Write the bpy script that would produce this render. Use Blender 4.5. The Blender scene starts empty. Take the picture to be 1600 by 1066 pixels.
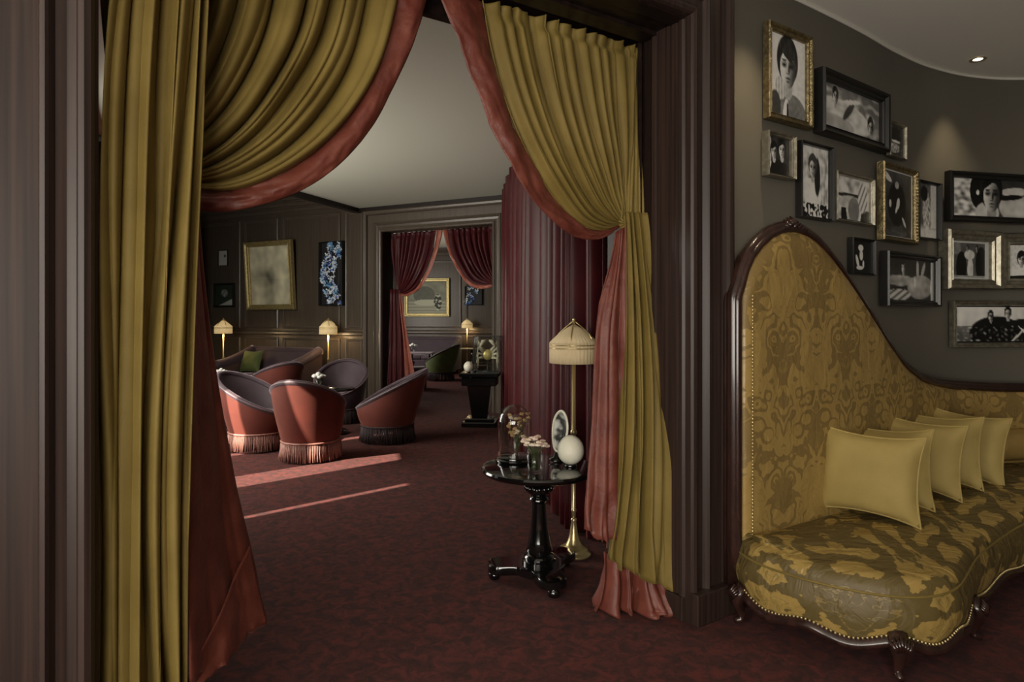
import bpy, math, random
from mathutils import Vector, Matrix, noise as mnoise

PI = math.pi
RN = random.Random(11)
sc = bpy.context.scene
COL = sc.collection

# ------------------------------------------------------------------ camera
H = 1.5                                   # eye height
cam_d = bpy.data.cameras.new('camera'); cam = bpy.data.objects.new('camera', cam_d); COL.objects.link(cam)
cam.location = (0, 0, H); cam.rotation_euler = (PI/2, 0, 0)
cam_d.sensor_width = 36.0; cam_d.lens = 22.5; cam_d.shift_y = -36.0/1600.0
cam_d.clip_start = 0.05; cam_d.clip_end = 200
sc.camera = cam

# ------------------------------------------------------------------ world, sun, window light and fills, exposure
world = bpy.data.worlds.new('sky'); sc.world = world; world.use_nodes = True
world.node_tree.nodes['Background'].inputs[0].default_value = (0.62, 0.74, 0.9, 1)
world.node_tree.nodes['Background'].inputs[1].default_value = 0.6

def area_light(name, loc, target, sx, sy, power, col):
    d = bpy.data.lights.new(name, 'AREA'); d.shape = 'RECTANGLE'; d.size = sx; d.size_y = sy
    d.energy = power; d.color = col
    o = bpy.data.objects.new(name, d); COL.objects.link(o)
    o.location = loc
    o.rotation_euler = (Vector(target)-Vector(loc)).to_track_quat('-Z', 'Y').to_euler()
    return o

sun_d = bpy.data.lights.new('sun', 'SUN'); sun_d.energy = 21.0; sun_d.angle = 0.01; sun_d.color = (1.0, 0.86, 0.70)
sun = bpy.data.objects.new('sun', sun_d); COL.objects.link(sun)
SUN_DIR = Vector((0.74, 0.67, -0.72)).normalized()
sun.rotation_euler = SUN_DIR.to_track_quat('-Z', 'Y').to_euler()

# added fills for the salon and far lounge; window daylight for the lounge
area_light('salon_rear_fill', (-0.9, -2.9, 1.55), (0.4, 3.5, 1.35), 3.2, 1.9, 190, (1.0, 0.94, 0.82))  # added soft fill, set at an unseen window behind the viewer
area_light('salon_side_fill', (-3.45, -1.3, 1.9), (2.0, 2.0, 2.1), 1.8, 2.4, 130, (1.0, 0.93, 0.82))  # added side fill brightening the salon; the left wall has no window
area_light('lounge_window_daylight', (-4.55, 6.6, 1.9), (-1.5, 8.3, 1.2), 3.6, 2.4, 220, (1.0, 0.95, 0.84))
area_light('far_lounge_fill', (-3.9, 15.4, 1.9), (-1.2, 16.0, 1.2), 2.0, 2.0, 75, (1.0, 0.94, 0.84))  # added fill brightening the far lounge, no window built there

sc.view_settings.view_transform = 'Standard'
sc.view_settings.look = 'None'
sc.view_settings.gamma = 1.0
sc.view_settings.use_curve_mapping = False
sc.view_settings.exposure = 0.0
sc.cycles.use_denoising = True
sc.cycles.max_bounces = 8
sc.cycles.caustics_reflective = False
sc.cycles.caustics_refractive = False
sc.cycles.sample_clamp_indirect = 3.0

# ------------------------------------------------------------------ materials
MATS = {}
def new_mat(name):
    m = bpy.data.materials.new(name); m.use_nodes = True
    nt = m.node_tree; b = nt.nodes['Principled BSDF']
    MATS[name] = m
    return m, nt, b

def setin(b, key, v):
    if key in b.inputs: b.inputs[key].default_value = v

def c4(c): return (c[0], c[1], c[2], 1.0)

def simple(name, col, rough=0.6, metal=0.0, sheen=0.0, coat=0.0, col2=None, nscale=6.0, nstretch=(1, 1, 1),
           bump=0.0, bscale=60.0, detail=4.0, spec=0.5, lo=0.35, hi=0.65, sheen_col=None, coords='Object'):
    m, nt, b = new_mat(name)
    b.inputs['Base Color'].default_value = c4(col)
    b.inputs['Roughness'].default_value = rough
    b.inputs['Metallic'].default_value = metal
    setin(b, 'Sheen Weight', sheen); setin(b, 'Sheen Roughness', 0.35)
    if sheen_col: setin(b, 'Sheen Tint', c4(sheen_col))
    setin(b, 'Coat Weight', coat); setin(b, 'Coat Roughness', 0.08)
    setin(b, 'Specular IOR Level', spec)
    tc = nt.nodes.new('ShaderNodeTexCoord')
    if col2 is not None:
        mp = nt.nodes.new('ShaderNodeMapping'); mp.inputs['Scale'].default_value = nstretch
        nz = nt.nodes.new('ShaderNodeTexNoise'); nz.inputs['Scale'].default_value = nscale; nz.inputs['Detail'].default_value = detail
        rp = nt.nodes.new('ShaderNodeValToRGB')
        rp.color_ramp.elements[0].position = lo; rp.color_ramp.elements[0].color = c4(col)
        rp.color_ramp.elements[1].position = hi; rp.color_ramp.elements[1].color = c4(col2)
        nt.links.new(tc.outputs[coords], mp.inputs[0]); nt.links.new(mp.outputs[0], nz.inputs['Vector'])
        nt.links.new(nz.outputs['Fac'], rp.inputs[0]); nt.links.new(rp.outputs[0], b.inputs['Base Color'])
    if bump > 0:
        n2 = nt.nodes.new('ShaderNodeTexNoise'); n2.inputs['Scale'].default_value = bscale; n2.inputs['Detail'].default_value = 3
        bp = nt.nodes.new('ShaderNodeBump'); bp.inputs['Strength'].default_value = bump; bp.inputs['Distance'].default_value = 0.01
        nt.links.new(tc.outputs[coords], n2.inputs['Vector']); nt.links.new(n2.outputs['Fac'], bp.inputs['Height'])
        nt.links.new(bp.outputs[0], b.inputs['Normal'])
    return m

simple('mahogany', (0.019, 0.011, 0.009), 0.42, col2=(0.050, 0.029, 0.023), nscale=3.0, nstretch=(22, 22, 0.35), detail=5, lo=0.3, hi=0.72, spec=0.38)
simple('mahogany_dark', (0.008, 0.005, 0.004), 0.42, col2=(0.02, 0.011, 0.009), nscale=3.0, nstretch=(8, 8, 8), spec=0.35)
simple('oak_panel', (0.062, 0.047, 0.034), 0.36, col2=(0.100, 0.078, 0.058), nscale=3.0, nstretch=(14, 14, 0.5), detail=5, lo=0.3, hi=0.75)
simple('oak_trim', (0.075, 0.058, 0.043), 0.32, col2=(0.118, 0.092, 0.070), nscale=3.0, nstretch=(14, 14, 0.5), detail=5, lo=0.3, hi=0.75)
simple('gallery_paint', (0.140, 0.126, 0.100), 0.75, col2=(0.150, 0.135, 0.107), nscale=2.0, bump=0.05, bscale=120)
simple('ceiling_paint', (0.86, 0.85, 0.78), 0.85)
simple('lounge_ceiling_paint', (0.70, 0.71, 0.60), 0.85)
simple('gold_velvet', (0.168, 0.116, 0.028), 0.62, sheen=0.12, sheen_col=(0.95, 0.8, 0.4), col2=(0.220, 0.156, 0.041), nscale=4.0, bump=0.08, bscale=140, spec=0.25)
simple('gold_velvet_bright', (0.33, 0.245, 0.078), 0.7, sheen=0.25, sheen_col=(1.0, 0.88, 0.5), col2=(0.39, 0.29, 0.10), nscale=5.0, bump=0.08, bscale=140, spec=0.25)
simple('rust_lining', (0.125, 0.027, 0.017), 0.48, sheen=0.12, sheen_col=(1, 0.5, 0.4), col2=(0.185, 0.050, 0.033), nscale=9.0, detail=7, bump=0.35, bscale=34, spec=0.4)
simple('red_velvet', (0.046, 0.006, 0.008), 0.46, sheen=0.15, sheen_col=(1, 0.35, 0.35), col2=(0.068, 0.009, 0.011), nscale=4.0, spec=0.25)
simple('red_curtain_trim', (0.30, 0.075, 0.045), 0.45, sheen=0.3, col2=(0.38, 0.11, 0.07), nscale=12)
simple('chair_rust', (0.122, 0.034, 0.025), 0.6, sheen=0.2, sheen_col=(1, 0.6, 0.5), col2=(0.160, 0.040, 0.028), nscale=5, spec=0.3)
simple('chair_mauve', (0.060, 0.040, 0.050), 0.65, sheen=0.5, sheen_col=(0.9, 0.75, 0.85), col2=(0.075, 0.052, 0.062), nscale=5, spec=0.3)
simple('chair_piping', (0.17, 0.12, 0.125), 0.6, sheen=0.4)
simple('fringe_pink', (0.38, 0.20, 0.16), 0.6, col2=(0.30, 0.13, 0.10), nscale=30)
simple('fringe_dark', (0.035, 0.02, 0.022), 0.7)
simple('green_velvet', (0.070, 0.090, 0.018), 0.7, sheen=0.5, col2=(0.095, 0.12, 0.028), nscale=6)
simple('plum_velvet', (0.040, 0.022, 0.032), 0.7, sheen=0.4, col2=(0.055, 0.030, 0.042), nscale=6)
simple('brown_velvet', (0.055, 0.028, 0.024), 0.7, sheen=0.4, col2=(0.075, 0.038, 0.032), nscale=6)
simple('lavender_cloth', (0.20, 0.15, 0.17), 0.7, sheen=0.3)
simple('black_lacquer', (0.004, 0.004, 0.004), 0.10, coat=0.8, spec=0.6)
simple('black_matte', (0.008, 0.008, 0.008), 0.5)
simple('black_frame', (0.012, 0.011, 0.010), 0.35)
simple('brass', (0.66, 0.52, 0.26), 0.28, metal=0.75)
simple('old_gilt', (0.30, 0.24, 0.12), 0.38, metal=0.8, col2=(0.16, 0.12, 0.06), nscale=40, bump=0.4, bscale=90)
simple('bright_gilt', (0.55, 0.45, 0.20), 0.35, metal=0.6, col2=(0.38, 0.30, 0.13), nscale=30, bump=0.3, bscale=60)
simple('silver_leaf', (0.40, 0.37, 0.29), 0.34, metal=0.75, col2=(0.24, 0.22, 0.17), nscale=25, bump=0.15, bscale=60)
simple('ivory', (0.62, 0.58, 0.44), 0.45, col2=(0.55, 0.50, 0.36), nscale=8)
simple('egg_shell', (0.80, 0.77, 0.63), 0.35, bump=0.25, bscale=170)
simple('white_card', (0.70, 0.70, 0.66), 0.6)
simple('petal_white', (0.85, 0.78, 0.62), 0.5, col2=(0.75, 0.52, 0.42), nscale=18)
simple('leaf_green', (0.05, 0.07, 0.02), 0.5)
simple('dried_flower', (0.42, 0.27, 0.10), 0.7, col2=(0.58, 0.38, 0.18), nscale=30)
simple('pearl_shell', (0.06, 0.06, 0.058), 0.15, col2=(0.62, 0.62, 0.58), nscale=11, detail=2, lo=0.42, hi=0.56, coat=0.5)
simple('sofa_wood', (0.020, 0.009, 0.007), 0.22, coat=0.4, col2=(0.04, 0.017, 0.013), nscale=9, nstretch=(3, 3, 0.6))
simple('crab_gold', (0.62, 0.52, 0.20), 0.35, metal=0.4)
simple('painting_cream', (0.36, 0.33, 0.22), 0.6, col2=(0.13, 0.13, 0.10), nscale=5, nstretch=(1, 1, 1.3), detail=6, lo=0.45, hi=0.75)
simple('white_paint', (0.6, 0.58, 0.52), 0.5)

# carpet: blotchy two-tone dark red
def carpet():
    m, nt, b = new_mat('carpet')
    tc = nt.nodes.new('ShaderNodeTexCoord')
    n1 = nt.nodes.new('ShaderNodeTexNoise'); n1.inputs['Scale'].default_value = 15.0; n1.inputs['Detail'].default_value = 6; n1.inputs['Distortion'].default_value = 1.0; n1.inputs['Roughness'].default_value = 0.62
    rp = nt.nodes.new('ShaderNodeValToRGB')
    e = rp.color_ramp.elements
    e[0].position = 0.36; e[0].color = (0.046, 0.020, 0.0185, 1)
    e[1].position = 0.66; e[1].color = (0.130, 0.031, 0.026, 1)
    x = rp.color_ramp.elements.new(0.5); x.color = (0.076, 0.025, 0.022, 1)
    nt.links.new(tc.outputs['Object'], n1.inputs['Vector']); nt.links.new(n1.outputs['Fac'], rp.inputs[0])
    nt.links.new(rp.outputs[0], b.inputs['Base Color'])
    b.inputs['Roughness'].default_value = 0.95; setin(b, 'Specular IOR Level', 0.1); setin(b, 'Sheen Weight', 0.03)
    n2 = nt.nodes.new('ShaderNodeTexNoise'); n2.inputs['Scale'].default_value = 220
    bp = nt.nodes.new('ShaderNodeBump'); bp.inputs['Strength'].default_value = 0.35; bp.inputs['Distance'].default_value = 0.01
    nt.links.new(tc.outputs['Object'], n2.inputs['Vector']); nt.links.new(n2.outputs['Fac'], bp.inputs['Height']); nt.links.new(bp.outputs[0], b.inputs['Normal'])
carpet()

# silk damask: a mirrored woven figure, satin ground against matt figure, laid out on the cloth's own UVs (metres)
def damask(name, ground, figure, half=0.30, leaf=5.5, rings=17.0, big=2.6, off=0.0, bias=0.0, wrinkle=0.35):
    m, nt, b = new_mat(name)
    L = nt.links.new
    def math_(op, a, bb=None, c=None):
        n = nt.nodes.new('ShaderNodeMath'); n.operation = op
        for i, x in enumerate((a, bb, c)):
            if x is None: continue
            if isinstance(x, (int, float)): n.inputs[i].default_value = x
            else: L(x, n.inputs[i])
        return n.outputs[0]
    uv = nt.nodes.new('ShaderNodeUVMap')
    sp = nt.nodes.new('ShaderNodeSeparateXYZ'); L(uv.outputs[0], sp.inputs[0])
    x = math_('PINGPONG', math_('ADD', sp.outputs[0], off), half); z = sp.outputs[1]
    cb = nt.nodes.new('ShaderNodeCombineXYZ'); L(x, cb.inputs[0]); L(z, cb.inputs[1])
    # scrolling distortion of the cloth drawing
    n1 = nt.nodes.new('ShaderNodeTexNoise'); n1.inputs['Scale'].default_value = 4.0; n1.inputs['Detail'].default_value = 2.0
    L(cb.outputs[0], n1.inputs['Vector'])
    mul = nt.nodes.new('ShaderNodeVectorMath'); mul.operation = 'MULTIPLY_ADD'; mul.inputs[1].default_value = (0.22, 0.22, 0.0)
    L(n1.outputs['Color'], mul.inputs[0]); L(cb.outputs[0], mul.inputs[2])
    # feathered leaves: rings round scattered centres
    vo = nt.nodes.new('ShaderNodeTexVoronoi'); vo.feature = 'SMOOTH_F1'; vo.inputs['Scale'].default_value = leaf; vo.inputs['Smoothness'].default_value = 0.25
    L(mul.outputs[0], vo.inputs['Vector'])
    n3 = nt.nodes.new('ShaderNodeTexNoise'); n3.inputs['Scale'].default_value = 26.0; n3.inputs['Detail'].default_value = 2.0; L(cb.outputs[0], n3.inputs['Vector'])
    w = math_('SINE', math_('ADD', math_('MULTIPLY', vo.outputs['Distance'], rings), math_('MULTIPLY', n3.outputs['Fac'], 3.2)))
    # ogee lattice of bouquets
    n4 = nt.nodes.new('ShaderNodeTexNoise'); n4.inputs['Scale'].default_value = big; n4.inputs['Detail'].default_value = 1.0; n4.inputs['Distortion'].default_value = 0.8; L(mul.outputs[0], n4.inputs['Vector'])
    og = math_('MULTIPLY', math_('COSINE', math_('MULTIPLY', x, PI/half)), math_('SINE', math_('MULTIPLY', z, 2*PI/(half*2.6))))
    mask = math_('ADD', math_('MULTIPLY', og, 0.55), math_('MULTIPLY_ADD', n4.outputs['Fac'], 2.4, -1.2+bias))
    val = math_('ADD', math_('MULTIPLY', w, 0.42), mask)
    rp = nt.nodes.new('ShaderNodeMapRange'); rp.inputs['From Min'].default_value = -0.05; rp.inputs['From Max'].default_value = 0.05; L(val, rp.inputs[0])
    # thin drawn outlines inside the leaves
    ln_ = math_('ABSOLUTE', math_('SINE', math_('MULTIPLY', val, 4.2)))
    lr = nt.nodes.new('ShaderNodeMapRange'); lr.inputs['From Min'].default_value = 0.10; lr.inputs['From Max'].default_value = 0.22; lr.inputs['To Min'].default_value = 0.45; lr.inputs['To Max'].default_value = 0.0; L(ln_, lr.inputs[0])
    fac = math_('ABSOLUTE', math_('SUBTRACT', rp.outputs[0], lr.outputs[0]))
    mx = nt.nodes.new('ShaderNodeMix'); mx.data_type = 'RGBA'; mx.inputs[6].default_value = c4(ground); mx.inputs[7].default_value = c4(figure)
    L(fac, mx.inputs['Factor']); L(mx.outputs[2], b.inputs['Base Color'])
    rr = nt.nodes.new('ShaderNodeMapRange'); rr.inputs['To Min'].default_value = 0.33; rr.inputs['To Max'].default_value = 0.55
    L(fac, rr.inputs[0]); L(rr.outputs[0], b.inputs['Roughness'])
    setin(b, 'Specular IOR Level', 0.5)
    tc = nt.nodes.new('ShaderNodeTexCoord')
    mp = nt.nodes.new('ShaderNodeMapping'); mp.inputs['Scale'].default_value = (1.0, 2.2, 1.0); mp.inputs['Rotation'].default_value = (0, 0, 0.5); L(tc.outputs['Object'], mp.inputs[0])
    n2 = nt.nodes.new('ShaderNodeTexNoise'); n2.inputs['Scale'].default_value = 7; n2.inputs['Detail'].default_value = 3; n2.inputs['Distortion'].default_value = 0.8
    bp = nt.nodes.new('ShaderNodeBump'); bp.inputs['Strength'].default_value = wrinkle; bp.inputs['Distance'].default_value = 0.03
    L(mp.outputs[0], n2.inputs['Vector']); L(n2.outputs['Fac'], bp.inputs['Height']); L(bp.outputs[0], b.inputs['Normal'])
damask('gold_damask', (0.37, 0.245, 0.078), (0.225, 0.148, 0.048), half=0.29, leaf=8.0, rings=18.0, big=3.0)
damask('gold_damask_seat', (0.37, 0.250, 0.075), (0.125, 0.088, 0.028), half=0.36, leaf=5.0, rings=11.0, big=2.0, off=0.11, bias=0.28, wrinkle=0.7)

def glass_mat():
    """thin clear glass: see-through, mirror-like towards the grazing edge"""
    m, nt, b = new_mat('clear_glass'); nt.nodes.remove(b)
    tr = nt.nodes.new('ShaderNodeBsdfTransparent'); tr.inputs[0].default_value = (0.95, 0.96, 0.95, 1)
    gl = nt.nodes.new('ShaderNodeBsdfGlossy'); gl.inputs['Roughness'].default_value = 0.03
    lw = nt.nodes.new('ShaderNodeLayerWeight'); lw.inputs['Blend'].default_value = 0.5
    pw = nt.nodes.new('ShaderNodeMath'); pw.operation = 'POWER'; pw.inputs[1].default_value = 3.5; nt.links.new(lw.outputs['Facing'], pw.inputs[0])
    fr = nt.nodes.new('ShaderNodeMath'); fr.operation = 'MULTIPLY_ADD'; fr.inputs[1].default_value = 0.55; fr.inputs[2].default_value = 0.045; nt.links.new(pw.outputs[0], fr.inputs[0])
    mx = nt.nodes.new('ShaderNodeMixShader'); nt.links.new(fr.outputs[0], mx.inputs[0]); nt.links.new(tr.outputs[0], mx.inputs[1]); nt.links.new(gl.outputs[0], mx.inputs[2])
    nt.links.new(mx.outputs[0], nt.nodes['Material Output'].inputs[0])
glass_mat()

def shade_mat(name, col, emit):
    m, nt, b = new_mat(name)
    b.inputs['Base Color'].default_value = c4(col); b.inputs['Roughness'].default_value = 0.8
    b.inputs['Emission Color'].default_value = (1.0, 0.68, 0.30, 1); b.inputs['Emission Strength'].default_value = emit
shade_mat('lamp_shade_faint_glow', (0.62, 0.50, 0.31), 0.05)  # faint glow built into the shade of the switched-off lamp
shade_mat('lamp_shade_lit', (0.70, 0.58, 0.34), 0.34)

def emit_mat(name, col, s):
    m, nt, b = new_mat(name)
    b.inputs['Base Color'].default_value = (0, 0, 0, 1)
    b.inputs['Emission Color'].default_value = c4(col); b.inputs['Emission Strength'].default_value = s
emit_mat('bulb_glow', (1.0, 0.86, 0.6), 5.0)

def print_mat(name, rough):
    m, nt, b = new_mat(name)
    at = nt.nodes.new('ShaderNodeAttribute'); at.attribute_name = 'ink'
    nt.links.new(at.outputs['Color'], b.inputs['Base Color'])
    b.inputs['Roughness'].default_value = rough
print_mat('photo_print', 0.4)
print_mat('canvas_print', 0.6)

# ------------------------------------------------------------------ mesh helpers
class MB:
    def __init__(s): s.v = []; s.f = []; s.uv = {}
    def add(s, verts, faces):
        o = len(s.v); s.v += [tuple(p) for p in verts]; s.f += [tuple(i+o for i in f) for f in faces]
        return o
    def box(s, c, d, rz=0.0, bevel=0.0):
        x, y, z = d[0]/2, d[1]/2, d[2]/2
        ca, sa = math.cos(rz), math.sin(rz)
        if bevel <= 0:
            P = [(-x, -y, -z), (x, -y, -z), (x, y, -z), (-x, y, -z), (-x, -y, z), (x, -y, z), (x, y, z), (-x, y, z)]
            F = [(0, 3, 2, 1), (4, 5, 6, 7), (0, 1, 5, 4), (1, 2, 6, 5), (2, 3, 7, 6), (3, 0, 4, 7)]
        else:
            b = bevel; P = []; F = []
            rings = [(-z, b), (-z+b, 0), (z-b, 0), (z, b)]
            for zz, ins in rings:
                X, Y = x-ins, y-ins
                P += [(-X+b, -Y, zz), (X-b, -Y, zz), (X, -Y+b, zz), (X, Y-b, zz), (X-b, Y, zz), (-X+b, Y, zz), (-X, Y-b, zz), (-X, -Y+b, zz)]
            for r in range(3):
                for k in range(8):
                    F.append((r*8+k, r*8+(k+1) % 8, (r+1)*8+(k+1) % 8, (r+1)*8+k))
            F.append(tuple(reversed(range(8)))); F.append(tuple(range(24, 32)))
        s.add([(c[0]+p[0]*ca-p[1]*sa, c[1]+p[0]*sa+p[1]*ca, c[2]+p[2]) for p in P], F)
        return s
    def lathe(s, prof, c=(0, 0, 0), n=24, cap=True, rmod=None, sx=1, sy=1):
        o = len(s.v); V = []; F = []
        for (r, z) in prof:
            for k in range(n):
                a = 2*PI*k/n; rr = r*(rmod(a, z) if rmod else 1)
                V.append((c[0]+rr*math.cos(a)*sx, c[1]+rr*math.sin(a)*sy, c[2]+z))
        for i in range(len(prof)-1):
            for k in range(n):
                F.append((i*n+k, i*n+(k+1) % n, (i+1)*n+(k+1) % n, (i+1)*n+k))
        if cap:
            F.append(tuple(reversed(range(n)))); F.append(tuple((len(prof)-1)*n+k for k in range(n)))
        s.add(V, F); return s
    def tube(s, pts, r, n=8, cap=True, flat=1.0):
        pts = [Vector(p) for p in pts]; V = []; F = []; up = Vector((0, 0, 1))
        m = len(pts); prev = None
        for i, p in enumerate(pts):
            t = (pts[min(i+1, m-1)]-pts[max(i-1, 0)]).normalized()
            if prev is None:
                a = t.cross(up)
                if a.length < 1e-3: a = t.cross(Vector((1, 0, 0)))
                a.normalize()
            else:
                a = (prev - t*prev.dot(t)); 
                if a.length < 1e-6: a = t.cross(up)
                a.normalize()
            prev = a; b = t.cross(a)
            rr = r[i] if isinstance(r, (list, tuple)) else r
            for k in range(n):
                q = 2*PI*k/n
                V.append(p + a*math.cos(q)*rr + b*math.sin(q)*rr*flat)
        for i in range(m-1):
            for k in range(n):
                F.append((i*n+k, (i+1)*n+k, (i+1)*n+(k+1) % n, i*n+(k+1) % n))
        if cap:
            F.append(tuple(range(n))); F.append(tuple(reversed([(m-1)*n+k for k in range(n)])))
        s.add(V, F); return s
    def grid(s, fn, nu, nv, closed_u=False, uvfn=None):
        V = []; F = []
        cu = nu if closed_u else nu+1
        for j in range(nv+1):
            for i in range(cu):
                V.append(tuple(fn(i/nu, j/nv)))
        o = len(s.v)
        for j in range(nv):
            for i in range(nu):
                i2 = (i+1) % cu
                F.append((j*cu+i, j*cu+i2, (j+1)*cu+i2, (j+1)*cu+i))
        s.add(V, F)
        if uvfn:
            for j in range(nv+1):
                for i in range(cu): s.uv[o+j*cu+i] = uvfn(i/nu, j/nv)
        return s
    def ball(s, c, r, n=10, m=7, sx=1, sy=1, sz=1):
        prof = [(max(1e-4, r*math.sin(PI*i/m)), -r*math.cos(PI*i/m)*sz) for i in range(m+1)]
        return s.lathe(prof, c, n, True, None, sx, sy)

def obj(name, mb, mat, parent=None, smooth=True, world=False, kind=None, solid=0.0, bevel=0.0, auto=None):
    me = bpy.data.meshes.new(name)
    off = Vector((0, 0, 0))
    if world and parent is not None: off = Vector(parent.location)
    me.from_pydata([Vector(p)-off for p in mb.v], [], mb.f); me.update()
    if mb.uv:
        ul = me.uv_layers.new(name='UVMap')
        for lp in me.loops: ul.data[lp.index].uv = mb.uv.get(lp.vertex_index, (0, 0))
    me.materials.append(MATS[mat] if isinstance(mat, str) else mat)
    if smooth:
        me.polygons.foreach_set('use_smooth', [True]*len(me.polygons))
        if auto is not None:
            try: me.set_sharp_from_angle(angle=math.radians(auto))
            except Exception: pass
    o = bpy.data.objects.new(name, me); COL.objects.link(o)
    if parent is not None: o.parent = parent
    if kind: o['kind'] = kind
    if solid > 0:
        md = o.modifiers.new('thickness', 'SOLIDIFY'); md.thickness = solid; md.offset = 0
    if bevel > 0:
        md = o.modifiers.new('edge', 'BEVEL'); md.width = bevel; md.segments = 2; md.limit_method = 'ANGLE'
    return o

def thing(name, label, cat, loc=(0, 0, 0), rz=0.0, group=None):
    o = bpy.data.objects.new(name, None); COL.objects.link(o); o.empty_display_size = 0.05
    o.location = loc; o.rotation_euler = (0, 0, rz); o['label'] = label; o['category'] = cat
    if group: o['group'] = group
    return o
def tag(o, label, cat, group=None):
    o['label'] = label; o['category'] = cat
    if group: o['group'] = group
    return o
def struct(name, mb, mat, smooth=False, parent=None, **k):
    o = obj(name, mb, mat, parent, smooth=smooth, **k)
    if parent is None: o['kind'] = 'structure'
    return o
def dup(root, loc, rz, label=None, group=None):
    r = root.copy(); COL.objects.link(r); r.location = loc; r.rotation_euler = (0, 0, rz)
    if label: r['label'] = label
    if group: r['group'] = group
    for ch in list(root.children):
        c = ch.copy(); COL.objects.link(c); c.parent = r
        for g in list(ch.children):
            d = g.copy(); COL.objects.link(d); d.parent = c
    return r

def lerp(a, b, t): return a+(b-a)*t
def poly(pts, t):
    """piecewise Catmull-Rom through pts, t in 0..1"""
    n = len(pts)-1; x = min(max(t, 0), 1)*n; i = min(int(x), n-1); f = x-i
    p0 = pts[max(i-1, 0)]; p1 = pts[i]; p2 = pts[i+1]; p3 = pts[min(i+2, n)]
    return tuple(0.5*(2*b+(c-a)*f+(2*a-5*b+4*c-d)*f*f+(3*b-a-3*c+d)*f**3) for a, b, c, d in zip(p0, p1, p2, p3))
def interp(tab, x):
    if x <= tab[0][0]: return tab[0][1]
    for (x0, y0), (x1, y1) in zip(tab, tab[1:]):
        if x <= x1:
            f = (x-x0)/(x1-x0); f = f*f*(3-2*f)*0.35+f*0.65
            return lerp(y0, y1, f)
    return tab[-1][1]

# ------------------------------------------------------------------ plan of the place
UX, UY = 0.8397, 0.5434                   # along the archway wall, towards the gallery wall
NX, NY = -0.5434, 0.8397                  # through the archway, into the lounge
C0 = (0.866, 3.17)                        # right front corner of the archway
OPW, OPH, TH = 2.469, 3.0, 0.30           # archway opening and wall thickness
def W(s, n, z): return Vector((C0[0]-UX*s+NX*n, C0[1]-UY*s+NY*n, z))

EX, EY = 0.9, -0.436                      # along the far lounge wall, to the right
MX, MY = 0.436, 0.9                       # through it
Q0 = (-2.25, 11.09)
OPW2 = 2.185
def F2(t, n, z): return Vector((Q0[0]+EX*t+MX*n, Q0[1]+EY*t+MY*n, z))

CEIL1, CEIL2 = 3.33, 3.42

# curved gallery wall of the front salon
GPATH = [(1.0, 3.257), (1.118, 3.333), (1.656, 3.68), (2.19, 4.05), (2.62, 4.375), (3.03, 4.64), (3.49, 4.83), (3.95, 4.87), (4.6, 4.72), (5.3, 4.25), (5.9, 3.4), (6.1, 2.4), (6.1, -3.0)]
GP = [poly(GPATH, i/240) for i in range(241)]
def wall_hit(r):
    """plan point of the gallery wall seen under slope r = X/Y"""
    for a, b in zip(GP, GP[1:]):
        fa, fb = a[0]-r*a[1], b[0]-r*b[1]
        if fa <= 0 <= fb:
            k = -fa/(fb-fa) if fb != fa else 0
            return Vector((lerp(a[0], b[0], k), lerp(a[1], b[1], k), 0))
    return Vector((GP[-1][0], GP[-1][1], 0))

def quad_wall(mb, a, b, z0, z1, th, nrm):
    """solid wall slab from plan point a to b, thickness th along nrm"""
    A0, B0 = Vector((a[0], a[1], 0)), Vector((b[0], b[1], 0)); n = Vector((nrm[0], nrm[1], 0))*th
    P = [A0, B0, B0+n, A0+n]
    mb.add([(p.x, p.y, z0) for p in P]+[(p.x, p.y, z1) for p in P],
           [(0, 3, 2, 1), (4, 5, 6, 7), (0, 1, 5, 4), (1, 2, 6, 5), (2, 3, 7, 6), (3, 0, 4, 7)])

def polyslab(mb, pts, z0, z1):
    n = len(pts)
    mb.add([(p[0], p[1], z0) for p in pts]+[(p[0], p[1], z1) for p in pts],
           [tuple(reversed(range(n))), tuple(range(n, 2*n))]+[(i, (i+1) % n, n+(i+1) % n, n+i) for i in range(n)])

# floor
m = MB(); polyslab(m, [(-9, -3.6), (7.5, -3.6), (7.5, 21.5), (-9, 21.5)], -0.1, 0.0); struct('floor', m, 'carpet')
# salon ceiling (front room)
m = MB(); p1 = W(4.2, 0, 0); p2 = W(-0.3, 0, 0)
polyslab(m, [(p1.x-0.4, p1.y), (-5.0, -3.3), (6.3, -3.3), (6.3, 5.6), (1.9, 5.6), (W(-0.9, 0.28, 0).x, W(-0.9, 0.28, 0).y), (W(-0.9, 0.02, 0).x, W(-0.9, 0.02, 0).y)], CEIL1, CEIL1+0.12)
struct('ceiling', m, 'ceiling_paint')
# archway wall: left part, right part and the part over the opening
m = MB()
def wall_piece(s0, s1, z0, z1):
    a, b, c, d = W(s0, 0, 0), W(s1, 0, 0), W(s1, TH, 0), W(s0, TH, 0)
    polyslab(m, [(a.x, a.y), (b.x, b.y), (c.x, c.y), (d.x, d.y)], z0, z1)
wall_piece(OPW, 5.2, 0, CEIL1); wall_piece(-0.12, 0.0, 0, CEIL1); wall_piece(0.0, OPW, OPH, CEIL1)
struct('wall_archway', m, 'mahogany')
# above the archway wall on the lounge side
m = MB(); a, b, c, d = W(-0.12, TH-0.02, 0), W(5.2, TH-0.02, 0), W(5.2, TH, 0), W(-0.12, TH, 0)
polyslab(m, [(a.x, a.y), (b.x, b.y), (c.x, c.y), (d.x, d.y)], CEIL1, CEIL2+0.7); struct('wall_archway_upper', m, 'oak_panel')
# gallery wall
m = MB()
m.grid(lambda u, v: (*poly(GPATH, u), v*CEIL1), 160, 1)
og = struct('wall_gallery', m, 'gallery_paint', smooth=True)
md = og.modifiers.new('thickness', 'SOLIDIFY'); md.thickness = 0.1; md.offset = -1
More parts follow.
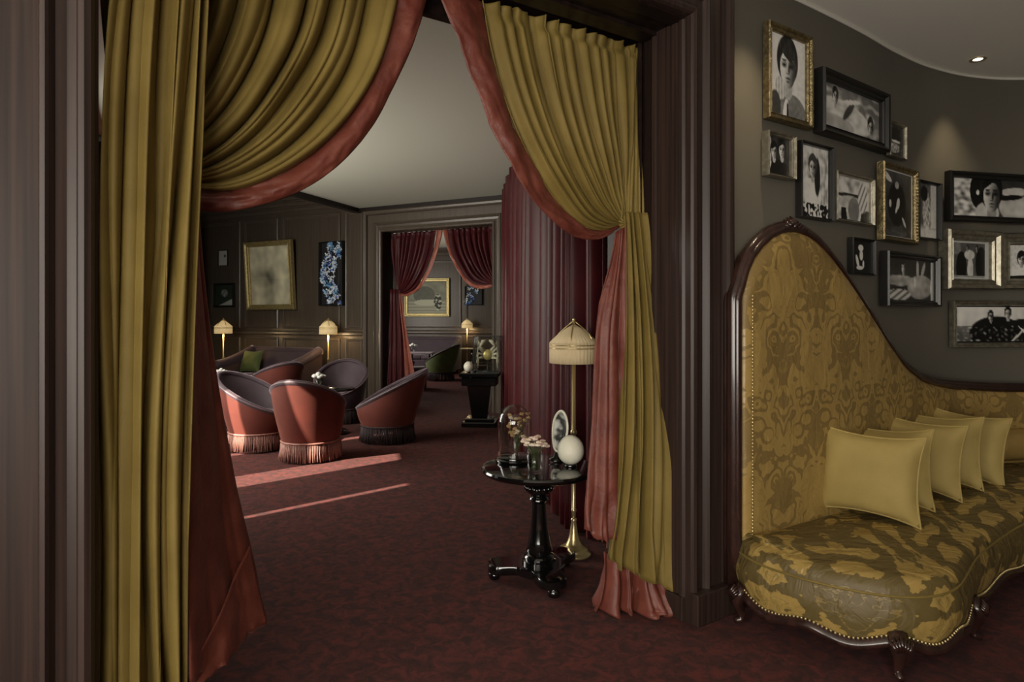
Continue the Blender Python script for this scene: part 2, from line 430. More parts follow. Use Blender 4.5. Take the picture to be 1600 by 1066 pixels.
# thin pale bead where the gallery wall meets the ceiling
m = MB(); m.tube([(p[0], p[1], CEIL1-0.008) for p in GP[6:180:2]], 0.010, 6); struct('trim_1', m, 'white_paint', smooth=True)
# salon back wall with an unseen window added for the rear fill, and left wall
m = MB()
quad_wall(m, (-4.7, -3.1), (-2.5, -3.1), 0, CEIL1, 0.12, (0, -1)); quad_wall(m, (0.7, -3.1), (6.2, -3.1), 0, CEIL1, 0.12, (0, -1))
quad_wall(m, (-2.5, -3.1), (0.7, -3.1), 0, 0.55, 0.12, (0, -1)); quad_wall(m, (-2.5, -3.1), (0.7, -3.1), 2.55, CEIL1, 0.12, (0, -1))
struct('wall_back', m, 'gallery_paint')
m = MB()
for x in (-2.5, -0.9, 0.7): m.box((x, -3.14, 1.55), (0.07, 0.06, 2.0))
for z in (0.58, 1.55, 2.52): m.box((-0.9, -3.14, z), (3.2, 0.06, 0.07))
struct('window_1', m, 'white_paint')
pl = W(4.2, 0, 0)
m = MB(); quad_wall(m, (pl.x, pl.y), (-4.6, -3.1), 0, CEIL1, 0.1, (-0.95, 0.3)); struct('wall_left', m, 'gallery_paint')

# lounge walls
LW0, LW1 = Vector((-3.28, 0.2, 0)), Vector((-6.4, 13.1, 0))
ld = (LW1-LW0).normalized(); ln = Vector((-ld.y, ld.x, 0))     # outwards (left)
LL = (LW1-LW0).length
def LWp(t): p = LW0+ld*t; return (p.x, p.y)
def lw_t(y): return (y-LW0.y)/ld.y
m = MB()
# curtained windows leave narrow gaps for the sun: gaps given along the wall
gaps = [(lw_t(4.00), lw_t(4.50)), (lw_t(2.96), lw_t(3.07)), (lw_t(5.52), lw_t(5.70))]
gaps = sorted(gaps); edge = 0.0; ZT = 3.0
for g0, g1 in gaps:
    quad_wall(m, LWp(edge), LWp(g0), 0, 4.1, 0.08, ln)
    quad_wall(m, LWp(g0), LWp(g1), ZT, 4.1, 0.08, ln); quad_wall(m, LWp(g0), LWp(g1), 0, 0.05, 0.08, ln)
    edge = g1
quad_wall(m, LWp(edge), LWp(LL), 0, 4.1, 0.08, ln)
struct('wall_lounge_left', m, 'oak_panel')
RW0, RW1 = Vector((0.80, 3.40, 0)), Vector((0.06, 10.0, 0)); rd = (RW1-RW0).normalized(); rn = Vector((rd.y, -rd.x, 0))
m = MB(); quad_wall(m, (RW0.x, RW0.y), (RW1.x, RW1.y), 0, 4.1, 0.1, rn); struct('wall_lounge_right', m, 'oak_panel')
# lounge ceiling: plain plaster slab; a higher timber ceiling over the window bay at the left
cA = F2(-0.44, 0.0, 0); cB = F2(2.55, 0.0, 0)
slab = [(cA.x, cA.y), (-4.64, 5.81), (LW0.x, LW0.y), (W(4.6, TH, 0).x, W(4.6, TH, 0).y), (W(-0.1, TH, 0).x, W(-0.1, TH, 0).y), (RW0.x, RW0.y), (cB.x, cB.y)]
m = MB(); polyslab(m, list(reversed(slab)), CEIL2, CEIL2+0.1); struct('ceiling_lounge', m, 'lounge_ceiling_paint')
m = MB(); polyslab(m, [(LW0.x-0.06, LW0.y), (1.5, 0.2), (1.5, 14.5), (LW1.x-0.06, 14.5), (LW1.x-0.06, LW1.y)], 4.05, 4.15); struct('ceiling_bay', m, 'mahogany_dark')
# dark cornice along the slab edge
m = MB(); a = Vector((cA.x, cA.y, CEIL2-0.03)); b = Vector((-4.64, 5.81, CEIL2-0.03))
dd = (b-a).normalized(); nn = Vector((dd.y, -dd.x, 0))
polyslab(m, [((a+nn*0.0).x, (a+nn*0.0).y), ((b+nn*0.0).x, (b+nn*0.0).y), ((b+nn*0.13).x, (b+nn*0.13).y), ((a+nn*0.13).x, (a+nn*0.13).y)], CEIL2-0.07, CEIL2+0.62)
struct('trim_2', m, 'mahogany_dark')
m = MB(); a = F2(-0.5, -0.09, 0); b = F2(2.55, -0.09, 0); c = F2(2.55, 0, 0); d = F2(-0.5, 0, 0)
polyslab(m, [(a.x, a.y), (b.x, b.y), (c.x, c.y), (d.x, d.y)], CEIL2-0.06, CEIL2)
struct('trim_3', m, 'mahogany_dark')

# far lounge wall with the second doorway
m = MB()
def fw_piece(t0, t1, z0, z1):
    a, b, c, d = F2(t0, 0, 0), F2(t1, 0, 0), F2(t1, TH, 0), F2(t0, TH, 0)
    polyslab(m, [(a.x, a.y), (b.x, b.y), (c.x, c.y), (d.x, d.y)], z0, z1)
fw_piece(-4.7, 0, 0, 4.1); fw_piece(OPW2, 2.56, 0, 4.1); fw_piece(0, OPW2, 3.0, 4.1)
FARW = struct('wall_far', m, 'oak_panel')

def panel_frame(parent, P, t0, t1, z0, z1, w=0.055, d=0.03, name='panel_moulding'):
    """raised rectangular moulding, P(t,n,z) with negative n towards the viewer; mitred, two-step profile"""
    prof = [(0, 0), (0.0, d*0.6), (w*0.3, d), (w*0.6, d*0.8), (w*0.72, d*0.35), (w, d*0.3), (w, 0)]
    mb = MB(); V = []; Fc = []; k = len(prof)
    for (tt, zz, sx, sz) in ((t0, z0, 1, 1), (t1, z0, -1, 1), (t1, z1, -1, -1), (t0, z1, 1, -1)):
        for (ins, dep) in prof: V.append(P(tt+sx*ins, -dep, zz+sz*ins))
    for c in range(4):
        for i in range(k-1):
            Fc.append((c*k+i, ((c+1) % 4)*k+i, ((c+1) % 4)*k+i+1, c*k+i+1))
    mb.add(V, Fc)
    return obj(name, mb, 'oak_trim', parent, smooth=False)
def rail(parent, P, t0, t1, prof, mat, name):
    """horizontal moulding with profile [(proud, z)]"""
    mb = MB(); k = len(prof)
    V = [P(t0, -p, z) for p, z in prof]+[P(t1, -p, z) for p, z in prof]
    mb.add(V, [(i, i+1, k+i+1, k+i) for i in range(k-1)]+[tuple(range(k)), tuple(reversed(range(k, 2*k)))])
    return obj(name, mb, mat, parent, smooth=False)

pan = [(-4.62, -3.42), (-3.30, -2.42), (-2.30, -0.92), (-0.80, -0.06-0.36)]
for t0, t1 in pan:
    panel_frame(FARW, F2, t0, t1, 1.30, 3.40)
    panel_frame(FARW, F2, t0, t1, 0.22, 1.13)
rail(FARW, F2, -4.7, -0.40, [(0, 1.175), (0.02, 1.18), (0.045, 1.2), (0.045, 1.235), (0.03, 1.25), (0.0, 1.26)], 'oak_trim', 'dado_rail')
rail(FARW, F2, -4.7, -0.40, [(0, 0.0), (0.04, 0.0), (0.04, 0.14), (0.02, 0.17), (0, 0.18)], 'oak_trim', 'skirting')
for z0, pr in ((3.48, 0.04), (3.58, 0.09), (3.68, 0.15), (3.78, 0.22), (3.88, 0.28)):
    rail(FARW, F2, -4.7, -0.2, [(0, z0), (pr-0.02, z0), (pr, z0+0.02), (pr, z0+0.06), (pr-0.02, z0+0.08), (pr-0.02, z0+0.12), (0, z0+0.12)], 'oak_trim', 'crown_moulding')

# ------------------------------------------------------------------ door casings (swept mitred profile)
def casing(name, P, w, h, prof, mat, plinth, side, parent=None):
    """profile [(outset from opening edge, proud of the wall)]; P(s, n, z)"""
    mb = MB(); k = len(prof); V = []; Fc = []
    for (s_, z_, ds, dz) in ((0, 0, -1, 0), (0, h, -1, 1), (w, h, 1, 1), (w, 0, 1, 0)):
        for (o, pr) in prof: V.append(P(s_+ds*o, side*pr, z_+dz*o))
    for c in range(3):
        for i in range(k-1): Fc.append((c*k+i, (c+1)*k+i, (c+1)*k+i+1, c*k+i+1))
    mb.add(V, Fc)
    o = struct(name, mb, mat, smooth=False, parent=parent)
    return o
cas = [(-0.012, 0.0), (-0.012, 0.035), (-0.004, 0.048), (0.012, 0.054), (0.026, 0.048), (0.030, 0.034), (0.052, 0.026), (0.078, 0.030), (0.092, 0.050),
       (0.100, 0.058), (0.112, 0.052), (0.116, 0.038), (0.205, 0.038), (0.209, 0.026), (0.219, 0.026), (0.224, 0.058), (0.240, 0.070), (0.262, 0.074), (0.278, 0.066), (0.284, 0.050), (0.292, 0.046), (0.292, 0.0)]
T1 = casing('trim_4', W, OPW, OPH, cas, 'mahogany', True, -1)
# plinth blocks
for s0, s1 in ((-0.30, 0.016), (OPW-0.016, OPW+0.30)):
    mb = MB(); a, b, c, d = W(s0, -0.085, 0), W(s1, -0.085, 0), W(s1, 0.0, 0), W(s0, 0.0, 0)
    polyslab(mb, [(d.x, d.y), (c.x, c.y), (b.x, b.y), (a.x, a.y)], 0.0, 0.155)
    obj('plinth_block', mb, 'mahogany', T1, smooth=False, bevel=0.006)
# jamb lining of the archway: stepped boards in the thickness of the wall
jp = [(0.0, -0.012), (0.012, -0.022), (0.03, -0.022), (0.036, -0.008), (0.05, -0.006), (0.055, -0.016), (0.085, -0.016), (0.09, -0.004), (0.20, -0.004), (0.205, -0.014), (0.225, -0.014), (0.23, 0.0), (TH, 0.0)]
for nm, s_, sg in (('trim_5', 0.0, -1), ('trim_6', OPW, 1)):
    mb = MB(); V = []; k = len(jp)
    for z in (0.0, OPH):
        for n_, pr in jp: V.append(W(s_+sg*pr, n_, z))
    mb.add(V, [(i, i+1, k+i+1, k+i) for i in range(k-1)])
    T = struct(nm, mb, 'mahogany')
    mb = MB(); sa, sb = (s_-0.004, s_+0.035) if sg < 0 else (s_-0.035, s_+0.004)
    a, b, c, d = W(sa, 0.0, 0), W(sb, 0.0, 0), W(sb, TH, 0), W(sa, TH, 0)
    polyslab(mb, [(d.x, d.y), (c.x, c.y), (b.x, b.y), (a.x, a.y)], 0.0, 0.12)
    obj('skirting', mb, 'mahogany', T, smooth=False, bevel=0.006)
# head lining + dark soffit with a cornice step
mb = MB()
for n0, n1, z in ((0.0, 0.09, OPH-0.02), (0.09, 0.2, OPH-0.008), (0.2, TH, OPH-0.03)):
    a, b, c, d = W(0, n0, 0), W(OPW, n0, 0), W(OPW, n1, 0), W(0, n1, 0)
    polyslab(mb, [(d.x, d.y), (c.x, c.y), (b.x, b.y), (a.x, a.y)], z, OPH)
struct('trim_7', mb, 'mahogany_dark')
# rear casing of the archway, on the lounge side
cas_r = [(o*1.0, pr*0.8) for o, pr in cas]
def Wr(s, n, z): return W(s, TH+n, z)
casing('trim_8', Wr, OPW, OPH, [(o if o < 0.1 else 0.1+(o-0.1)*0.1, p) for o, p in cas_r], 'mahogany_dark', False, 1)
# dark pelmet board that hides the curtain track, and an added board darkening the gap at the right jamb
mb = MB(); a, b, c, d = W(-0.02, 0.43, 0), W(OPW+0.1, 0.43, 0), W(OPW+0.1, 0.46, 0), W(-0.02, 0.46, 0)
polyslab(mb, [(d.x, d.y), (c.x, c.y), (b.x, b.y), (a.x, a.y)], 2.865, CEIL2)
a, b, c, d = W(-0.02, TH, 0), W(OPW+0.1, TH, 0), W(OPW+0.1, 0.46, 0), W(-0.02, 0.46, 0)
polyslab(mb, [(d.x, d.y), (c.x, c.y), (b.x, b.y), (a.x, a.y)], 2.99, 3.03)
struct('trim_11', mb, 'mahogany_dark')
mb = MB(); a, b, c, d = W(-0.11, TH, 0), W(-0.012, TH, 0), W(-0.012, 0.60, 0), W(-0.11, 0.60, 0)
polyslab(mb, [(a.x, a.y), (b.x, b.y), (c.x, c.y), (d.x, d.y)], 0, CEIL2)
struct('dark_gap_board', mb, 'mahogany_dark')
# second doorway casing
cas2 = [(o*1.30, p*1.2) for o, p in cas]
T9 = casing('trim_9', F2, OPW2, OPH, cas2, 'oak_trim', True, -1)
mb = MB()
for t_ in (0.0, OPW2-0.012):
    a, b, c, d = F2(t_, 0, 0), F2(t_+0.012, 0, 0), F2(t_+0.012, TH, 0), F2(t_, TH, 0)
    polyslab(mb, [(a.x, a.y), (b.x, b.y), (c.x, c.y), (d.x, d.y)], 0, OPH)
struct('trim_10', mb, 'mahogany_dark')

# ------------------------------------------------------------------ far lounge (third room)
def F3(t, n, z): return Vector((-2.6+0.985*t+0.172*n, 18.45-0.172*t+0.985*n, z))
m = MB(); a, b, c, d = F3(-3.0, 0, 0), F3(3.6, 0, 0), F3(3.6, 0.2, 0), F3(-3.0, 0.2, 0)
polyslab(m, [(a.x, a.y), (b.x, b.y), (c.x, c.y), (d.x, d.y)], 0, 3.6); BW = struct('wall_lounge_back', m, 'oak_panel')
for t0, t1 in ((-2.5, -0.95), (-0.78, 1.18), (1.32, 2.30), (2.42, 3.4)):
    panel_frame(BW, F3, t0, t1, 1.22, 3.15); panel_frame(BW, F3, t0, t1, 0.2, 0.98)
rail(BW, F3, -3, 3.6, [(0, 1.03), (0.02, 1.04), (0.045, 1.07), (0.045, 1.11), (0.02, 1.14), (0, 1.15)], 'oak_trim', 'dado_rail')
rail(BW, F3, -3, 3.6, [(0, 0.0), (0.04, 0.0), (0.04, 0.14), (0.02, 0.17), (0, 0.18)], 'oak_trim', 'skirting')
rail(BW, F3, -3, 3.6, [(0, 3.25), (0.05, 3.25), (0.08, 3.3), (0.08, 3.36), (0.16, 3.44), (0.16, 3.5), (0, 3.5)], 'oak_trim', 'crown_moulding')
m = MB(); quad_wall(m, (-4.6, 12.35), (-5.6, 19.2), 0, 3.6, 0.1, (-1, -0.1)); struct('wall_far_lounge_left', m, 'oak_panel')
m = MB(); quad_wall(m, (0.95, 10.0), (1.1, 18.2), 0, 3.6, 0.1, (1, 0)); struct('wall_far_lounge_right', m, 'oak_panel')
m = MB(); polyslab(m, [(-6.5, 13.25), (1.6, 9.4), (1.6, 19.5), (-6.5, 19.5)], 3.5, 3.6); struct('ceiling_far_lounge', m, 'lounge_ceiling_paint')

# ------------------------------------------------------------------ drapery
def fold(u, k, ph=0.0, sharp=0.55):
    """round ridges and tight valleys, uneven widths; -1..1"""
    a = 2*PI*(k*u+ph)+1.1*math.sin(2*PI*(k*0.31*u+ph*1.7))+0.7*math.sin(2*PI*(k*0.17*u)+1.3)
    return 2*abs(math.sin(a*0.5))**(1.05-0.5*sharp)-1

def swag_curtain(P, parent, sp, mats, nu=150, nv=70, det=1.0):
    """P(a,n,z): a from the jamb towards the middle. One gathered drape with a lined leading edge, tied back."""
    ed = sp['edge']; bo = sp['border']; zt = sp['top']; tz = sp['tie']; ta = sp['ta']; n0 = sp['n']; k = sp['k']
    sgn = sp.get('front', -1)
    def surf(u, v, d0=0.0):
        L = poly(ed, v)
        J = (lerp(0.015, ta-0.03, v**2.2), lerp(zt, tz, v))
        w = u
        a = lerp(J[0], L[0], w); z = lerp(J[1], L[1], w**(1.0+0.25*v))
        amp = sp['amp']*(0.55+0.45*math.sin(PI*min(1, v*1.15+0.12)))*(1-0.72*max(0, (v-0.55)/0.45)**1.4)
        if v < 0.07: amp *= 0.45+0.55*abs(v-0.045)/0.045
        amp *= (0.45+0.55*math.sqrt(max(0.0, math.sin(PI*min(0.999, max(0.001, 0.06+0.9*u))))))
        ph = 0.35*mnoise.noise(Vector((u*3.0, v*2.3, sp['seed'])))*v
        f = fold(u, k, ph)+0.30*fold(u, k*2.3, 0.3+ph, 0.3)*(0.3+0.7*v)
        belly = sp['belly']*math.sin(PI*min(1, v))*u*0.9
        n = n0 + sgn*(amp*f + belly + d0)
        # sideways gather of cloth with the fold
        a += 0.010*math.cos(2*PI*k*u*1.0+1.0)*(1-v)
        if v < 0.02: z += 0.008*math.sin(2*PI*k*u*1.0+0.6)
        return P(a, n, z)
    mb = MB(); mb.grid(lambda u, v: surf(u, v), nu, nv)
    obj('drape', mb, mats[0], parent, world=True, solid=0.004)
    # lined border: turned-back leading edge
    def bsurf(u, v):
        A = poly(ed, v); B = poly(bo, v)
        a = lerp(A[0], B[0], u); z = lerp(A[1], B[1], u)
        amp = sp['amp']*0.55
        r = mnoise.noise(Vector((v*9.0, u*2.0, sp['seed']+5)))*0.02+mnoise.noise(Vector((v*28.0, u*5.0, sp['seed']+9)))*0.008
        n = n0 + sgn*(sp['belly']*math.sin(PI*min(1, v))*0.9 + amp*0.9*math.sin(PI*u)*(1-0.5*v) + r - 0.012 + 0.02*u)
        return P(a, n, z)
    mb = MB(); mb.grid(bsurf, max(8, int(16*det)), nv*2)
    obj('lining_border', mb, mats[1], parent, world=True, solid=0.005)
    # gathered knot at the tie
    mb = MB(); c = P(ta, n0+sgn*0.03, tz-0.01)
    mb.ball(c, 0.03, 12, 8, 1.0, 1.0, 1.3)
    for i in range(10):
        q = 2*PI*i/10+0.2
        pts = [P(ta+0.004*math.cos(q), n0+sgn*0.05, tz-0.005), P(ta+0.05*math.cos(q)*0.8+0.02, n0+sgn*(0.045), tz+0.035*math.sin(q))]
        mb.tube(pts, [0.010, 0.004], 6)
    obj('tie_back', mb, mats[0], parent, world=True)
    return surf

def fall(P, parent, name, mat, z1, z0, aL, aR, nL, nR, k, amp, seed, nu=70, nv=60, hem=None, sgn=-1, solid=0.004, twist=0.35):
    """cloth hanging between height z1 (top) and z0 (bottom); aL/aR/nL/nR are tables over v (0 top .. 1 bottom)"""
    def fn(u, v):
        a = lerp(poly(aL, v)[0], poly(aR, v)[0], u); n = lerp(poly(nL, v)[0], poly(nR, v)[0], u)
        zz = lerp(z1(u) if callable(z1) else z1, (z0(u) if callable(z0) else z0), v)
        ph = twist*mnoise.noise(Vector((u*1.7, v*1.5, seed)))
        f = fold(u, k, ph, 0.5)+0.3*fold(u, k*2.1, ph*1.5+0.2, 0.3)
        n += sgn*amp(v)*f
        a += 0.25*amp(v)*math.cos(2*PI*k*u+seed)
        if hem and v > 0.85:
            q = (v-0.85)/0.15
            n += q*hem*mnoise.noise(Vector((u*9, v*6, seed+3))); zz += q*hem*0.6*mnoise.noise(Vector((u*12, 2.0, seed+8)))
        return P(a, n, zz)
    mb = MB(); mb.grid(fn, nu, nv)
    return obj(name, mb, mat, parent, world=True, solid=solid)
def one(*xs): return [(x,) for x in xs]

# --- right-hand drape of the archway
RC = thing('curtain', 'gold velvet curtain tied back beside the lamp, with rust lining and puddled hem', 'curtain', W(0.15, 0.25, 0))
PR = lambda a, n, z: W(a, n, z)
spR = dict(edge=[(0.955, 2.965), (0.925, 2.76), (0.865, 2.54), (0.765, 2.33), (0.625, 2.14), (0.44, 1.985), (0.26, 1.955), (0.115, 2.0)],
           border=[(1.215, 2.965), (1.115, 2.76), (1.02, 2.54), (0.905, 2.31), (0.73, 2.07), (0.50, 1.925), (0.29, 1.905), (0.115, 1.985)],
           top=2.965, tie=2.0, ta=0.105, n=0.36, k=11, amp=0.052, belly=0.05, seed=1.3)
swag_curtain(PR, RC, spR, ('gold_velvet', 'rust_lining'), nu=320, nv=90)
fall(PR, RC, 'side_folds', 'gold_velvet', 2.96, 1.98, one(0.0, 0.0, 0.0), one(0.09, 0.10, 0.125), one(0.36, 0.34, 0.315), one(0.375, 0.36, 0.35),
     2.6, lambda v: 0.018, 2.2, nu=60, nv=24)
fall(PR, RC, 'drape_fall', 'gold_velvet', 2.06, lambda u: 0.12+0.15*u, one(0.0, -0.012, 0.0, 0.005), one(0.125, 0.16, 0.21, 0.285), one(0.30, 0.24, 0.16, 0.12), one(0.345, 0.33, 0.30, 0.27),
     4.4, lambda v: 0.024+0.040*math.sin(PI*min(1, v*1.05))**0.7+0.008*v, 2.7, nu=170, nv=70, hem=0.05)
fall(PR, RC, 'lining_tail', 'rust_lining', lambda u: 2.0-0.05*u, lambda u: 0.40+0.05*math.sin(7*u), one(0.10, 0.115, 0.10, 0.085), one(0.17, 0.295, 0.315, 0.375), one(0.31, 0.27, 0.255, 0.24), one(0.335, 0.34, 0.34, 0.34),
     2.1, lambda v: 0.012+0.020*v, 4.1, nu=40, nv=70, hem=0.07)
fall(PR, RC, 'lining_hem', 'rust_lining', lambda u: 0.17+0.13*u, lambda u: 0.012, one(0.0, -0.005, 0.0), one(0.27, 0.29, 0.33), one(0.13, 0.10, 0.05), one(0.33, 0.34, 0.36),
     4.3, lambda v: 0.018+0.048*v, 8.4, nu=90, nv=26, hem=0.05)

# --- left-hand drape of the archway
LC = thing('curtain', 'gold velvet curtain with broad straight folds by the wide casing, rust lining tail turned out', 'curtain', W(OPW-0.25, 0.2, 0))
PL = lambda a, n, z: W(OPW-a, n, z)
spL = dict(edge=[(1.09, 2.965), (1.06, 2.80), (0.985, 2.54), (0.86, 2.31), (0.70, 2.12), (0.51, 1.995), (0.33, 1.96), (0.13, 2.0)],
           border=[(1.235, 2.965), (1.19, 2.80), (1.09, 2.54), (0.945, 2.26), (0.765, 2.055), (0.565, 1.935), (0.35, 1.885), (0.13, 1.95)],
           top=2.965, tie=2.0, ta=0.12, n=0.36, k=9, amp=0.062, belly=0.05, seed=7.7)
swag_curtain(PL, LC, spL, ('gold_velvet', 'rust_lining'), nu=320, nv=90)
fall(PL, LC, 'drape_fall', 'gold_velvet', 2.965, 0.01, one(0.095, 0.045, 0.03, 0.03, 0.03), one(0.345, 0.315, 0.285, 0.265, 0.26), one(0.10, 0.07, 0.06, 0.06, 0.06), one(0.17, 0.14, 0.12, 0.11, 0.10),
     4.2, lambda v: 0.036, 3.3, nu=180, nv=60, twist=0.55)
fall(PL, LC, 'lining_tail', 'rust_lining', lambda u: 1.93, lambda u: 0.33+0.03*u, one(0.27, 0.262, 0.262, 0.262), one(0.32, 0.375, 0.46, 0.56), one(0.20, 0.16, 0.14, 0.13), one(0.36, 0.44, 0.49, 0.50),
     1.2, lambda v: 0.010+0.012*v, 5.5, nu=40, nv=60, hem=0.04)
fall(PL, LC, 'lining_flap', 'rust_lining', lambda u: 0.34+0.28*u, lambda u: 0.29+0.02*u, one(0.262, 0.262, 0.262), one(0.52, 0.545, 0.575), one(0.10, 0.095, 0.09), one(0.46, 0.45, 0.44),
     1.1, lambda v: 0.012, 9.5, nu=36, nv=16, hem=0.03)

# --- drapes of the second doorway
P2L = lambda a, n, z: F2(a, n, z)
P2R = lambda a, n, z: F2(OPW2-a, n, z)
C2L = thing('curtain', 'dark red tied-back curtain of the far doorway, hanging on the butterfly case side', 'curtain', F2(0.2, 0.2, 0))
e2 = [(0.95, 2.99), (0.92, 2.72), (0.86, 2.50), (0.76, 2.28), (0.62, 2.08), (0.46, 1.96), (0.30, 1.92), (0.22, 1.97)]
b2 = [(1.09, 2.99), (1.03, 2.72), (0.95, 2.49), (0.83, 2.24), (0.67, 2.03), (0.48, 1.91), (0.30, 1.88), (0.22, 1.95)]
sp2 = dict(edge=e2, border=b2, top=2.99, tie=1.97, ta=0.21, n=0.24, k=9, amp=0.05, belly=0.04, seed=21.0)
swag_curtain(P2L, C2L, sp2, ('red_velvet', 'red_curtain_trim'), nu=90, nv=40, det=0.6)
fall(P2L, C2L, 'drape_fall', 'red_velvet', 2.0, 0.02, one(0.04, 0.03, 0.03), one(0.24, 0.30, 0.33), one(0.18, 0.15, 0.12), one(0.24, 0.24, 0.24), 3.5, lambda v: 0.02, 22.0, nu=50, nv=20)
fall(P2L, C2L, 'lining_tail', 'red_curtain_trim', 1.95, 0.25, one(0.22, 0.31, 0.36), one(0.25, 0.38, 0.55), one(0.2, 0.2, 0.2), one(0.24, 0.26, 0.28), 1.6, lambda v: 0.015, 23.0, nu=24, nv=30, hem=0.05)
C2R = thing('curtain', 'dark red tied-back curtain of the far doorway, swagged above the crab sculpture', 'curtain', F2(OPW2-0.2, 0.2, 0))
sp3 = dict(sp2); sp3['seed'] = 31.0
sp3['edge'] = [(1.0, 2.99), (0.95, 2.74), (0.87, 2.54), (0.75, 2.34), (0.62, 2.16), (0.46, 2.06), (0.28, 2.04), (0.12, 2.06)]
sp3['border'] = [(1.09, 2.99), (1.02, 2.74), (0.93, 2.53), (0.80, 2.31), (0.66, 2.12), (0.48, 2.00), (0.28, 1.98), (0.12, 2.02)]; sp3['tie'] = 2.06; sp3['ta'] = 0.11
swag_curtain(P2R, C2R, sp3, ('red_velvet', 'red_curtain_trim'), nu=90, nv=40, det=0.6)
fall(P2R, C2R, 'drape_fall', 'red_velvet', 2.05, 0.02, one(0.03, 0.03, 0.03), one(0.14, 0.12, 0.13), one(0.18, 0.16, 0.14), one(0.24, 0.24, 0.24), 2.5, lambda v: 0.02, 32.0, nu=36, nv=20)

# --- pleated red curtain along the right wall of the lounge
SC = thing('curtain', 'floor-length pleated dark red curtain drawn along the wall behind the dome table', 'curtain', (0.3, 6.5, 0))
cp = [(0.66, 4.32), (0.505, 4.45), (0.425, 4.72), (0.325, 5.45), (0.21, 6.4), (0.10, 7.4), (0.0, 8.4), (-0.08, 9.5)]
def scurt(u, v):
    p = poly(cp, u); q = poly(cp, min(1, u+0.002)); t = Vector((q[0]-p[0], q[1]-p[1], 0))
    if t.length < 1e-6: t = Vector((-0.1, 1, 0))
    t.normalize(); nn = Vector((-t.y, t.x, 0))
    f = fold(u, 17, 0.15*mnoise.noise(Vector((u*6, v*1.2, 3))), 0.35)
    z = lerp(3.36, 0.015, v)
    o = Vector((p[0], p[1], z))+nn*(0.10*f*(0.8+0.2*v))
    return o
mb = MB(); mb.grid(scurt, 420, 16); obj('drape', mb, 'red_velvet', SC, world=True, solid=0.004)
mb = MB(); mb.tube([Vector((poly(cp, i/30)[0]+0.02, poly(cp, i/30)[1], 3.375)) for i in range(3, 31)], 0.018, 8); obj('curtain_rail', mb, 'black_matte', SC, world=True)
mb = MB(); mb.ball(Vector((-0.09, 9.45, 3.375)), 0.04, 12, 8); obj('finial', mb, 'black_matte', SC, world=True)

# --- red curtain at the lounge windows, left
WC = thing('curtain', 'dark red tied-back curtain at the lounge windows, next to the small framed pictures', 'curtain', (-5.62, 11.4, 0))
def PWc(a, n, z): p = LW0+ld*(lw_t(12.45)-a)-ln*n; return Vector((p.x, p.y, z))
fall(PWc, WC, 'drape', 'red_velvet', 3.3, 1.55, one(0.0, 0.0, 0.05), one(1.1, 0.8, 0.25), one(0.10, 0.12, 0.14), one(0.14, 0.18, 0.22), 7, lambda v: 0.03*(1-0.5*v), 41.0, nu=60, nv=20)
fall(PWc, WC, 'drape_fall', 'red_velvet', 1.55, 0.02, one(0.05, 0.0, -0.02), one(0.25, 0.5, 0.7), one(0.14, 0.12, 0.10), one(0.22, 0.22, 0.22), 5, lambda v: 0.02+0.02*v, 42.0, nu=60, nv=20)
mb = MB(); mb.tube([PWc(0.0, 0.06, 1.60), PWc(0.03, 0.24, 1.54), PWc(0.15, 0.30, 1.52), PWc(0.27, 0.26, 1.55), PWc(0.3, 0.06, 1.62)], 0.022, 8); obj('tie_back', mb, 'red_curtain_trim', WC, world=True)

# ------------------------------------------------------------------ the tall-backed gold sofa
SP0 = Vector((1.15, 3.20, 0))
# plan path of the back's front face, parallel to the gallery wall
SPATH = [(1.15, 3.20), (1.485, 3.417), (1.82, 3.63), (2.15, 3.855), (2.48, 4.095), (2.82, 4.34), (3.14, 4.53), (3.50, 4.64), (3.90, 4.67), (4.35, 4.60), (4.85, 4.38)]
_sl = [0.0]
_sp = [poly(SPATH, i/200) for i in range(201)]
for a, b in zip(_sp, _sp[1:]): _sl.append(_sl[-1]+math.hypot(b[0]-a[0], b[1]-a[1]))
SLEN = _sl[-1]
def back_pt(t):
    import bisect
    t = min(max(t, 0), SLEN); i = min(bisect.bisect_left(_sl, t), 200)
    if i == 0: return Vector((_sp[0][0], _sp[0][1], 0)), Vector((UX, UY, 0))
    f = (t-_sl[i-1])/(_sl[i]-_sl[i-1]); a, b = _sp[i-1], _sp[i]
    return Vector((lerp(a[0], b[0], f), lerp(a[1], b[1], f), 0)), Vector((b[0]-a[0], b[1]-a[1], 0)).normalized()
TOPZ = [(0.0, 1.58), (0.012, 1.66), (0.04, 1.735), (0.085, 1.805), (0.156, 1.87), (0.25, 1.93), (0.35, 1.965), (0.458, 1.975), (0.56, 1.96), (0.66, 1.925), (0.79, 1.85), (0.95, 1.735), (1.13, 1.595), (1.4, 1.38), (1.6, 1.24),
        (1.74, 1.165), (1.95, 1.085), (2.15, 1.04), (2.40, 1.005), (2.8, 0.975), (3.3, 0.965), (5.0, 1.05)]
def topz(t):
    if t <= 0: return TOPZ[0][1]
    for (x0, y0), (x1, y1) in zip(TOPZ, TOPZ[1:]):
        if t <= x1: return lerp(y0, y1, (t-x0)/(x1-x0))
    return TOPZ[-1][1]
SOFA = thing('sofa', 'gold damask sofa with a tall sweeping back, carved dark frame and brass nailheads', 'sofa', (1.9, 3.3, 0))
ts = [0.0, 0.004, 0.012, 0.025, 0.04, 0.06, 0.085, 0.12, 0.156, 0.2]+[0.2+i*(SLEN-0.2)/90 for i in range(1, 91)]
NB = 26
